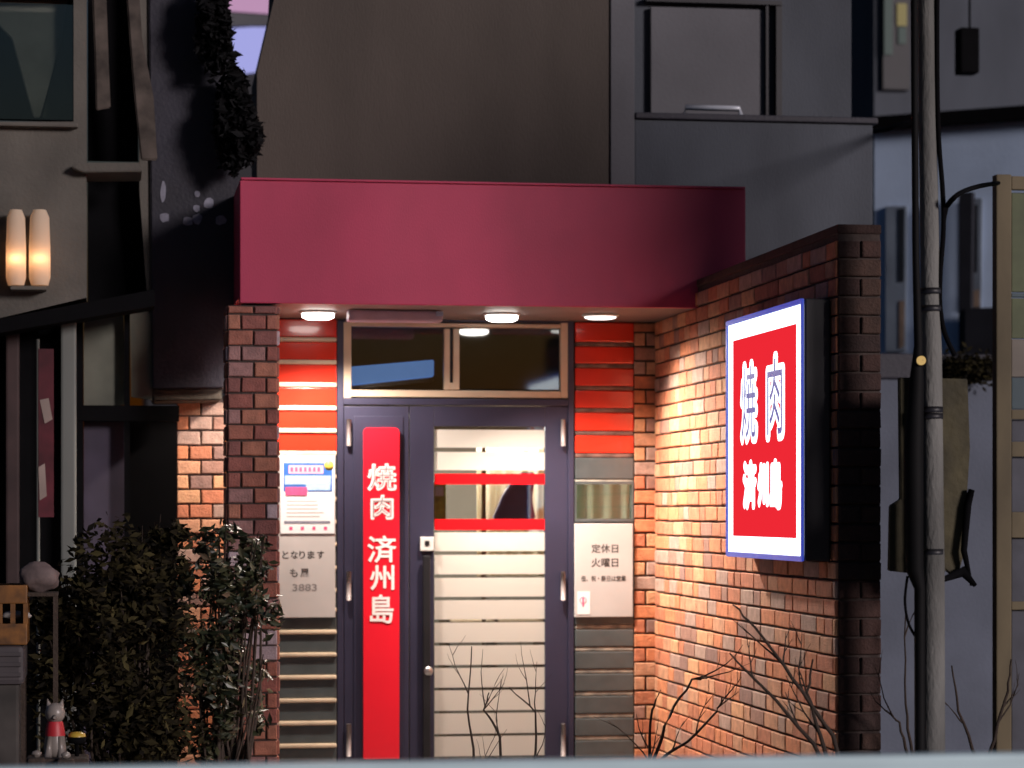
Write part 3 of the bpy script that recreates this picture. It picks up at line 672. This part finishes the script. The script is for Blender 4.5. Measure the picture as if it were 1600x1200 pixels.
# warm wall lamp
c0 = P(44, 432, Yl - .05)
t = thing('wall_lamp', c0, 'twin-tube wall lamp glowing warm orange on the left building', 'wall lamp')
M['lamp_frost'] = film('lamp_frost', (.85, .74, .60)); M['bulb'] = glow('bulb', (1, .50, .22), 3)
for xx, ww in ((25, 15), (62, 16)):
    a = P(xx, 446, Yl - .08); b = P(xx, 328, Yl - .08); r_ = ww / 350
    m = MB(); m.tube([a, a.lerp(b, .1), a.lerp(b, .5), a.lerp(b, .9), b], [r_ * .8, r_, r_, r_ * .9, r_ * .6], 20, cap=False); gt = m.build('glass_tube', 'lamp_frost', t)
    q = P(xx, 405, Yl - .08)
    m = MB(); m.lathe(q, [(.001, -.04), (.010, -.03), (.013, 0), (.010, .03), (.001, .04)], 12); m.build('bulb', 'bulb', gt)
    l = bpy.data.lights.new('lamp_light', 'POINT'); l.energy = .16; l.color = (1, .50, .24); l.shadow_soft_size = .012
    o = bpy.data.objects.new('lamp_light', l); S.collection.objects.link(o); o.parent = t; o.location = q + Vector((0, -.018, 0)) - c0
m = MB(); pbox(m, 16, 446, 72, 453, Yl - .10, .10, .004); m.build('bracket', 'wall_left', t)
# hanging cloths in the recess
M['cloth_pale'] = mat('cloth_pale', (.11, .088, .075), .9, var=.35, vs=10); M['cloth_dark'] = mat('cloth_dark', (.022, .018, .018), .9)
for pts, Y_, mt, lab in (([(143, -40), (165, -40), (170, 100), (173, 168), (150, 172), (148, 90)], -.5, 'cloth_pale', 'pale narrow cloth hanging in the dark recess beside the upper window'),
                         ([(195, -40), (216, -40), (222, 60), (240, 150), (246, 250), (220, 250), (208, 130)], -.45, 'cloth_pale', 'brownish cloth hanging at the right side of the dark recess')):
    m = MB(); ppoly(m, pts, Y_, .03, 0, .006); o = m.build('hanging_cloth', mt); single(o, P(pts[3][0], pts[3][1], Y_)); tag(o, lab, 'cloth')
# red banner
t = thing('banner', P(72, 808, -.85), 'narrow dark red banner with pale patches hanging by the left shopfront', 'banner')
M['banner_red'] = mat('banner_red', (.10, .012, .022), .8, var=.3, vs=8)
m = MB(); pbox(m, 60, 545, 84, 808, -.85, .006, 0); m.build('cloth', 'banner_red', t)
m = MB(); ppoly(m, [(62, 625), (76, 622), (82, 655), (70, 662)], -.853, .002); ppoly(m, [(60, 730), (70, 724), (73, 775), (62, 782)], -.853, .002); m.build('print', M.setdefault('banner_white', mat('banner_white', (.32, .25, .22), .8)), t)
m = MB(); m.tube([P(60, 1290, -.84), P(59, 530, -.84)], .008, 8); m.build('pole', 'post_pale', t)
# navy board with worn pale marks
Yn = -.32
t = thing('sign_board', P(300, 606, Yn), 'tall unlit navy sign board with faint pale marks, left of the crimson canopy', 'sign')
m = MB(); ppoly(m, [(232, -60), (345, -60), (362, 60), (374, 140), (374, 480), (353, 606), (238, 608)], Yn, .16, 0, .006); m.build('board', 'navy', t)
m = MB(); rnd = random.Random(4)
def dab(x, y, rx, ry):
    ppoly(m, [(x + rx * math.cos(a_) * rnd.uniform(.75, 1.1), y + ry * math.sin(a_) * rnd.uniform(.75, 1.1)) for a_ in [k * math.pi / 5 for k in range(10)]], Yn - .004, .0035)
for q in ((255, 300, 5, 17), (257, 340, 8, 8), (308, 303, 5, 6), (326, 318, 9, 9), (307, 325, 6, 6), (293, 346, 9, 8), (308, 342, 9, 9), (345, 344, 9, 8)): dab(*q)
m.build('worn_lettering', 'pale_mark', t)
m = MB(); ppoly(m, [(234, 608), (346, 606), (347, 625), (240, 627)], -.3, .42, 0, .006); o = m.build('stone_lintel', M.setdefault('stone', mat('stone', (.075, .062, .048), .9, bump=.3)))
single(o, P(290, 626, -.1)); tag(o, 'flat stone lintel between the navy board and the lit bricks', 'lintel')
# far building with lit window, seen in the gap at the top
fb = thing('distant_building', P(380, 800, 9) * 1, 'dark distant building with lavender-lit windows glimpsed in the gap at the top', 'building')
fb.location.z = 0; ORG[fb.name] = fb.location.copy()
M['lav'] = glow('lav', (.46, .47, .95), .80); M['lav2'] = glow('lav2', (.80, .45, .72), .62)
m = MB(); m.box((X(230, 9), 9, 0), (X(470, 9), 12, 13)); m.build('wall', 'box_dark', fb)
m = MB(); ppoly(m, [(352, 45), (424, 40), (402, 112), (372, 116)], 8.96, .03); m.build('lit_window', 'lav', fb)
m = MB(); ppoly(m, [(318, -20), (440, -20), (440, 22), (350, 16)], 8.96, .03); m.build('lit_window', 'lav2', fb)
m = MB(); ppoly(m, [(320, 18), (440, 24), (440, 40), (340, 40)], 8.9, .1); m.build('window_ledge', 'wall_pale', fb)

# ================================================================== BOTTOM LEFT CLUTTER
Yc = -2.3
M['steel_dull'] = mat('steel_dull', (.055, .048, .044), .8, var=.25, vs=8)
M['orange'] = mat('orange', (.22, .085, .012), .6, var=.35, vs=18)
M['bag'] = mat('bag', (.17, .125, .12), .8, var=.2, vs=12, bump=.6, bs=20)
t = thing('storage_bin', (P(5, 800, Yc).x, Yc + .2, 0), 'squat grey storage bin with a ribbed lid at the bottom left corner', 'bin')
m = MB(); a = P(-90, 1070, Yc); b = P(30, 1290, Yc); m.box((a.x, Yc, 0), (b.x, Yc + .35, a.z), .012); m.build('body', 'steel_dull', t)
m = MB(); a = P(-95, 1010, Yc); b = P(38, 1070, Yc); m.box((a.x, Yc - .02, b.z), (b.x, Yc + .37, a.z), .02)
for k in range(3): q = P(0, 1022 + k * 16, Yc); m.box((a.x + .01, Yc - .028, q.z - .008), (b.x - .01, Yc - .02, q.z + .008), .003)
m.build('lid', M.setdefault('lid_grey', mat('lid_grey', (.06, .05, .055), .7, var=.2)), t)
t = thing('crate', P(-10, 1010, Yc + .1), 'orange plastic crate holding a pale package, on the grey bin', 'crate')
m = MB(); a = P(-85, 915, Yc); b = P(42, 1008, Yc)
m.box((a.x, Yc + .02, b.z), (b.x, Yc + .04, b.z + .08), .004); m.box((a.x, Yc + .02, a.z - .07), (b.x, Yc + .04, a.z), .004); m.box((a.x, Yc + .3, b.z), (b.x, Yc + .32, a.z), .004)
m.box((b.x - .015, Yc + .04, b.z), (b.x, Yc + .3, a.z), .004); m.box((a.x, Yc + .04, b.z), (b.x - .015, Yc + .3, b.z + .012), .0)
for k in range(7): xx = a.x + (b.x - a.x) * k / 6.3; m.box((xx, Yc + .022, b.z + .08), (xx + .018, Yc + .038, a.z - .07))
m.build('basket', 'orange', t)
def lump(name, c, r, mt, label, cat, seed, sc=(1, 1, 1)):
    bm = bmesh.new(); bmesh.ops.create_icosphere(bm, subdivisions=3, radius=1); rnd = random.Random(seed)
    off = [Vector((rnd.uniform(-9, 9), rnd.uniform(-9, 9), rnd.uniform(-9, 9)))]
    from mathutils import noise
    for v in bm.verts: v.co *= 1 + .28 * noise.noise(v.co * 1.6 + off[0]); v.co = Vector((v.co.x * sc[0], v.co.y * sc[1], v.co.z * sc[2])) * r + Vector(c)
    m = MB(); m.add_bm(bm, 0, True); o = m.build(name, mt); zmin = min(v.z for v in m.v); single(o, (c[0], c[1], zmin)); return tag(o, label, cat)
lump('plastic_bag', P(62, 902, Yc + .15), .075, 'bag', 'crumpled pinkish-white plastic bag beside the orange crate', 'bag', 3, (1, .8, .75))
lump('package', P(26, 962, Yc + .12), .045, M.setdefault('pack', mat('pack', (.42, .40, .38), .6)), 'small white package lying inside the orange crate', 'package', 5, (1.2, .8, .4))
# plant stand carrying the bag
t = thing('plant_stand', (P(64, 800, Yc + .15).x, Yc + .15, 0), 'dark slatted stand under the pale bag, left of the big shrub', 'stand')
q = P(62, 925, Yc + .15); m = MB(); m.box((q.x - .07, Yc + .07, q.z - .015), (q.x + .07, Yc + .23, q.z), .003); m.build('top', 'bark', t)
for sx in (-1, 1):
    for sy in (-1, 1): m = MB(); m.box((q.x + sx * .06 - .008, Yc + .15 + sy * .07 - .008, 0), (q.x + sx * .06 + .008, Yc + .15 + sy * .07 + .008, q.z - .015)); m.build('leg', 'bark', t)
# small white figurine with a red bib on a brick plinth
Yg = -2.75
fz = P(85, 1182, Yg).z; fx = P(86, 800, Yg).x
m = MB(); m.box((fx - .10, Yg - .09, 0), (fx + .12, Yg + .09, fz), .008); o = m.build('plinth', 'bark'); single(o, (fx, Yg, 0)); tag(o, 'dark low plinth under the white figurine at bottom left', 'plinth')
t = thing('cat_figurine', (fx, Yg, fz), 'little white seated animal figurine with a red bib by the shrub', 'figurine')
M['china'] = mat('china', (.24, .21, .19), .35); M['bib'] = mat('bib', (.45, .02, .03), .5)
m = MB(); m.lathe((fx, Yg, fz), [(.001, 0), (.034, .002), (.040, .03), (.034, .075), (.025, .115), (.021, .125)], 20)
m.tube([(fx - .024, Yg - .034, fz), (fx - .018, Yg - .028, fz + .075)], [.014, .009], 10); m.tube([(fx + .024, Yg - .034, fz), (fx + .018, Yg - .028, fz + .075)], [.014, .009], 10)
bd = m.build('body', 'china', t)
m = MB(); m.lathe((fx, Yg, fz + .12), [(.001, .0), (.022, .004), (.034, .022), (.036, .04), (.028, .062), (.012, .072), (.001, .073)], 20)
for s in (-1, 1): m.tube([(fx + s * .02, Yg, fz + .178), (fx + s * .027, Yg, fz + .208)], [.012, .001], 8)
m.tube([(fx, Yg - .03, fz + .145), (fx, Yg - .042, fz + .143)], [.012, .006], 8)
m.build('head', 'china', t)
m = MB(); m.lathe((fx, Yg, fz + .075), [(.0365, 0), (.034, .02), (.029, .045), (.026, .052)], 20); m.build('bib', 'bib', t)
# two pale stones and a dish
for px_, py_, lab in ((57, 1178, 'pale pebble on the ground left of the figurine'), (103, 1180, 'pale pebble just right of the figurine')):
    q = P(px_, py_, Yg - .12)
    m = MB(); m.box((q.x - .03, Yg - .16, 0), (q.x + .03, Yg - .095, q.z - .012), .01); o = m.build('brick_block', 'bark'); single(o, (q.x, Yg - .12, 0)); tag(o, 'dark upright block under the ' + lab.split(' on ')[0].split(' just')[0] + (' left of the figurine' if px_ == 57 else ' right of the figurine'), 'block')
    lump('pebble', q, .016, 'china', lab.replace(' on the ground', ' on a dark block'), 'pebble', px_, (1, .8, .8))
q = P(120, 1150, Yg)
t = thing('lantern', (q.x, Yg, 0), 'tiny amber-topped garden lantern on a dark stem beside the figurine', 'lantern')
m = MB(); m.tube([(q.x, Yg, 0), (q.x, Yg, q.z - .01)], .008, 8); m.build('stem', 'black', t)
m = MB(); m.lathe((q.x, Yg, q.z - .01), [(.001, -.02), (.03, -.015), (.034, 0), (.034, .008)], 20); m.build('base', 'black', t)
m = MB(); m.lathe((q.x, Yg, q.z), [(.032, -.002), (.03, .008), (.018, .014), (.001, .016)], 20); m.build('amber_cap', M.setdefault('amber', mat('amber', (.5, .33, .04), .4)), t)

# ================================================================== RIGHT SIDE
# pale blue-grey building, its wall drawing nearer to the right
D0 = Vector((X(1366, 5.0), 5.0, 0)); u_ = (1900 - 800) / FPX; tq = 16.9
D1 = Vector((CAM.x + tq * (sa + u_ * ca), CAM.y + tq * (ca - u_ * sa), 0))
du = (D1 - D0).normalized(); dn = Vector((du.y, -du.x, 0));  
if dn.y > 0: dn = -dn
def RW(x, y, off=0.0):
    """point on the oblique wall"""
    u = (x - 800) / FPX; d = Vector((sa + u * ca, ca - u * sa, (800 - y) / FPX)); o_ = D0 + dn * off
    t = (o_ - CAM).dot(dn) / d.dot(dn); return CAM + d * t
def rslab(m, pts, off, th, mi=0):
    a = [RW(x, y, off) for x, y in pts]; b = [p - dn * th for p in a]; n = len(a)
    m.face(a[::-1], mi); m.face(b, mi)
    for i in range(n): m.face([a[i], a[(i + 1) % n], b[(i + 1) % n], b[i]], mi)
rb_ = thing('pale_building', D0 + du * 1.2, 'pale blue-grey building beyond the steel pole, with narrow tall windows', 'building')
zr = RW(1366, 205).z
m = MB(); A = D0; B = D0 + du * 4.5
for (p, q) in ((0, zr),):
    m.face([A, B, B + Vector((0, 0, q)), A + Vector((0, 0, q))]); A2 = A - dn * 3; B2 = B - dn * 3
    m.face([A, A + Vector((0, 0, q)), A2 + Vector((0, 0, q)), A2]); m.face([A + Vector((0, 0, q)), B + Vector((0, 0, q)), B2 + Vector((0, 0, q)), A2 + Vector((0, 0, q))]); m.face([B, B2, B2 + Vector((0, 0, q)), B + Vector((0, 0, q))])
m.build('wall', 'blue_wall', rb_)
m = MB(); c0_ = A + dn * .08; c1_ = B + dn * .08
for q0, q1 in ((zr, zr + .09),):
    a = [c0_ + Vector((0, 0, q0)), c1_ + Vector((0, 0, q0)), c1_ + Vector((0, 0, q1)), c0_ + Vector((0, 0, q1))]; b_ = [p - dn * .4 for p in a]
    m.face(a); m.face(b_[::-1])
    for i in range(4): m.face([a[i], b_[i], b_[(i + 1) % 4], a[(i + 1) % 4]])
m.build('eaves', 'black', rb_)
M['win_dark'] = mat('win_dark', (.03, .035, .045), .3, var=.2)
M['win_grey'] = mat('win_grey', (.24, .29, .36), .4, var=.2, vs=3); M['win_warm'] = mat('win_warm', (.30, .22, .17), .5, var=.2)
for pts, grey, warm in (([(1384, 322), (1416, 322), (1414, 549), (1384, 549)], [(1404, 326), (1413, 326), (1412, 440), (1404, 440)], [(1405, 470), (1413, 470), (1412, 540), (1405, 545)]),
                        ([(1514, 310), (1534, 310), (1532, 480), (1514, 480)], [(1520, 320), (1528, 320), (1527, 425), (1520, 428)], [(1516, 455), (1530, 452), (1530, 480), (1516, 480)])):
    m = MB(); rslab(m, pts, .03, .028); wn = m.build('window', 'win_grey', rb_)
    m = MB(); rslab(m, grey, .036, .005); m.build('pane', 'win_dark', wn)
    m = MB(); rslab(m, warm, .036, .005); m.build('sash', 'win_warm', wn)
m = MB(); rslab(m, [(1498, 300), (1519, 300), (1516, 560), (1498, 560)], .12, .06); m.build('drainpipe', 'box_dark', rb_)
m = MB(); rslab(m, [(1508, 482), (1560, 480), (1560, 565), (1508, 565)], .15, .10); m.build('meter_cabinet', 'box_dark', rb_)
# upper storey block behind (dark blue-grey), with lit slits
ub = thing('upper_building', D0 + Vector((1.6, 3.5, 0)), 'dark taller building at the upper right with two dim yellow window slits', 'building')
m = MB(); m.box((X(1366, 7), 7, 0), (X(1366, 7) + 9, 10, 9)); m.build('wall', 'wall_grey', ub)
M['slit'] = glow('slit', (.55, .45, .22), .40); M['slit2'] = glow('slit2', (.35, .40, .38), .22)
for (x0, y0, x1, y1, mt) in ((1383, -20, 1395, 85, 'slit2'), (1403, 5, 1417, 40, 'slit'), (1405, 42, 1416, 68, 'slit2')):
    m = MB(); pbox(m, x0, y0, x1, y1, 6.93, .06); m.build('lit_window', mt, ub)
m = MB(); pbox(m, 1380, -20, 1422, 140, 6.95, .04); m.build('window_frame', 'box_dark', ub)
# hanging sign bracket: dark box hung on its arm
t = thing('hanging_box', P(1516, 115, 2.5), 'small black box hanging from a rod, high on the right', 'box')
m2 = MB(); pbox(m2, 1501, 42, 1531, 114, 2.45, .12, .012); m2.build('body', 'black', t)
m2 = MB(); m2.tube([P(1515, 43, 2.5), P(1514, -260, 2.5)], .007, 8); m2.build('rod', 'black', t)
# low boundary wall in front of it
Yb = 1.2
bw = thing('boundary_wall', (X(1470, Yb), Yb + .1, 0), 'grey-blue boundary wall with a dark hedge top behind the steel pole', 'wall')
M['bwall'] = mat('bwall', (.13, .15, .20), .85, var=.15, vs=2, bump=.25)
m = MB(); a = P(1340, 592, Yb); b = P(2100, 592, Yb); m.box((a.x, Yb, 0), (b.x, Yb + .15, a.z)); m.build('wall', 'bwall', bw)
m = MB(); a2 = P(1340, 552, Yb); m.box((a.x, Yb - .02, a.z), (b.x, Yb + .18, a2.z), .01); m.build('dark_coping', 'navy', bw)
b = P(1515, 575, Yb - .1)
hd = thing('hedge_clump', P(1516, 590, Yb - .1), 'clump of dark foliage resting on the boundary wall right of the pole', 'foliage')
m = MB(); rnd = random.Random(9)
for _ in range(1500): q = Vector((rnd.gauss(0, .08), rnd.gauss(0, .05), rnd.gauss(0, .035))); leaf(m, P(1516, 575, Yb - .1) + Vector((max(-.13, min(.13, q.x)), q.y, q.z)), .02, rnd)
m.build('foliage', 'leafd', hd)
# steel pole
Yp = -3.5
pt = [P(1444, -300, Yp), P(1449, 180, Yp), P(1456, 560, Yp), P(1458, 900, Yp), P(1459, 1330, Yp)]
t = thing('steel_pole', (pt[-1].x, Yp, 0), 'tall weathered grey pole on the right with metal bands', 'pole')
pt[-1].z = 0
m = MB(); m.tube(pt[::-1], [.041, .040, .035, .031, .028], 20); m.build('shaft', 'concrete', t)
for yy in (455, 482, 640, 650, 862): m = MB(); q = P(1454 + (yy - 455) * .008, yy, Yp); m.tube([q - Vector((0, 0, .01)), q + Vector((0, 0, .01))], .0405, 18); m.build('band', 'box_dark', t)
# black conduit beside it
t = thing('conduit', (P(1436, 800, Yp).x, Yp - .03, 0), 'thick black conduit running up the left side of the grey pole', 'conduit')
m = MB(); q = [P(1438, 1330, Yp - .03), P(1437, 1000, Yp - .03), P(1437, 920, Yp - .03), P(1429, 890, Yp - .03), P(1428, 700, Yp - .03), P(1432, 600, Yp - .03), P(1435, 540, Yp - .03), P(1431, 400, Yp - .03), P(1429, 150, Yp - .03), P(1427, -300, Yp - .03)]; q[0].z = 0
m.tube(q, [.019, .019, .019, .031, .033, .026, .015, .012, .012, .012], 14); m.build('pipe', 'pole_wrap', t)
# olive board behind the pole with torn edges
t = thing('notice_board', P(1460, 905, Yp + .08), 'weathered olive board strapped behind the grey pole, frayed at its lower edge', 'board')
m = MB(); ppoly(m, [(1406, 590), (1512, 592), (1516, 700), (1511, 780), (1505, 870), (1496, 905), (1478, 890), (1470, 912), (1455, 885), (1425, 896), (1390, 892), (1392, 790), (1408, 780)], Yp + .06, .03, 0, .003); m.build('panel', 'olive', t)
m = MB(); m.tube([P(1518, 765, Yp + .04), P(1512, 790, Yp + .04), P(1506, 860, Yp + .03), P(1518, 915, Yp + .03)], [.012, .014, .012, .006], 8); m.tube([P(1475, 905, Yp + .03), P(1505, 893, Yp + .03), P(1524, 915, Yp + .03)], [.01, .02, .008], 8); m.build('torn_strap', 'black', t)
# amber reflector lamp
q = P(1441, 563, Yp - .07)
t = thing('reflector', q, 'small glowing amber reflector lamp on the grey pole', 'lamp')
m = MB(); m.lathe((q.x, Yp - .055, q.z), [(.001, .02), (.010, .018), (.016, .008), (.016, 0)], 16, axis='y'); m.build('lens', glow('amber_lens', (1, .66, .25), .55), t)
m = MB(); m.lathe((q.x, Yp - .04, q.z), [(.019, .016), (.019, 0), (.001, 0)], 16, axis='y'); m.build('bezel', 'trim_dark', t)
# cables
def cable(name, pts, r, lab):
    P0 = [Vector(p) for p in pts]; fine = []
    for i in range(len(P0) - 1):
        a0 = P0[max(i - 1, 0)]; a1 = P0[i]; a2_ = P0[i + 1]; a3 = P0[min(i + 2, len(P0) - 1)]
        for k in range(6):
            t_ = k / 6; fine.append(.5 * ((2 * a1) + (a2_ - a0) * t_ + (2 * a0 - 5 * a1 + 4 * a2_ - a3) * t_ ** 2 + (3 * a1 - a0 - 3 * a2_ + a3) * t_ ** 3))
    fine.append(P0[-1]); m = MB(); m.tube(fine, r, 8); o = m.build(name, 'black'); single(o, P0[-1]); return tag(o, lab, 'cable')
Yk = Yp - .02
cable('cable', [P(1466, -300, Yk), P(1464, 40, Yk), P(1466, 200, Yk), P(1473, 300, Yk), P(1474, 360, Yk), P(1469, 430, Yk), P(1469, 480, Yk), P(1476, 520, Yk), P(1492, 556, Yk)], .009, 'black cable running down the right side of the grey pole')
cable('cable', [P(1474, 345, Yk), P(1480, 322, Yk), P(1500, 302, Yk), P(1530, 291, -2.6), P(1560, 286, -1.22)], .0095, 'black cable arching from the pole to the yellow display case')
cable('cable', [P(1362, 206, 1.0), P(1385, 202, .6), P(1404, 196, .2), P(1420, 192, -1.0), P(1445, 188, -3.45)], .013, 'short black cable from the balcony corner to the pole')
cable('cable', [P(1418, 900, Yk), P(1414, 940, Yk), P(1420, 975, Yk), P(1434, 1000, Yk)], .005, 'thin wire looping below the olive board')
# yellow display case at the right edge
Yv = -1.2
t = thing('display_case', (P(1640, 800, Yv).x, Yv + .15, 0), 'tan-framed display case with teal and beige contents at the right edge', 'display case')
M['tan'] = mat('tan', (.22, .175, .10), .7, var=.2, vs=5, stretch=(1, 1, .4)); M['teal'] = mat('teal', (.045, .09, .115), .5, var=.2); M['beige'] = mat('beige', (.22, .19, .16), .6, var=.15); M['green'] = mat('green', (.11, .135, .06), .6, var=.2); M['slate'] = mat('slate', (.085, .09, .12), .6, var=.2)
for xx in (1557, 1745): m = MB(); a = P(xx, 272, Yv); b = P(xx + 24, 800, Yv); m.box((a.x, Yv, 0), (b.x, Yv + .06, a.z), .006); m.build('post', 'tan', t)
for yy, hh in ((275, 24), (640, 16), (690, 24), (800, 40), (940, 12)): m = MB(); pbox(m, 1581, yy, 1745, yy + hh, Yv + .006, .04, .003); m.build('rail', 'tan', t)
m = MB()
for y0, y1, mi in ((301, 458, 0), (458, 466, 1), (466, 530, 0), (530, 590, 2), (590, 640, 1), (656, 690, 3), (714, 800, 3), (840, 940, 3), (952, 1290, 3)): pbox(m, 1581, y0, 1745, y1, Yv + .03 + (.012 if mi == 0 else 0), .03, .002, mi)
m.build('contents', ['green', 'teal', 'beige', 'slate'], t)
# unseen pylon outside the right edge; added to shade the right end of the canopy
t = thing('shade_blocker', (6.5, -5.2, 0), 'plain grey pylon added out of view to shade the canopy', 'blocker')
m = MB(); m.box((5.45, -5.35, .1), (6.65, -5.05, 4.85), .02); m.build('shaft', 'wall_pale', t)
m = MB(); m.box((5.6, -5.5, 0), (6.9, -4.9, .1), .01); m.build('foot', 'concrete', t)
m = MB(); m.box((5.42, -5.38, 4.85), (6.68, -5.02, 4.93), .01); m.build('cap', 'trim_dark', t)
# bracket on the balcony
q = P(1112, 188, .08)
t = thing('drying_rail', (q.x, .08, zb + .03), 'short bright metal rail standing on the balcony parapet, upper right', 'rail')
m = MB(); a = P(1068, 176, .08); b = P(1158, 176, .08); m.tube([Vector((a.x, .08, zb + .03)), Vector((a.x + .01, .08, zb + .07)), Vector((b.x - .01, .08, zb + .07)), Vector((b.x, .08, zb + .03))], .014, 12)
m.build('bar', M.setdefault('chrome', mat('chrome', (.75, .78, .85), .25, metal=.3)), t)
# guard rail in the foreground
Yr = -6.95
t = thing('guard_rail', (P(700, 800, Yr).x, Yr, 0), 'white painted roadside guard rail across the very bottom of the photo', 'guard rail')
zr_ = P(700, 1190, Yr).z
m = MB(); m.box((-2.5, Yr, zr_ - .12), (4.5, Yr + .05, zr_), .010); m.build('beam', 'rail', t)
for xx in (-1.9, .3, 2.5, 4.2): m = MB(); m.tube([(xx, Yr + .09, 0), (xx, Yr + .09, zr_ - .03)], .038, 14); m.build('post', 'rail', t)
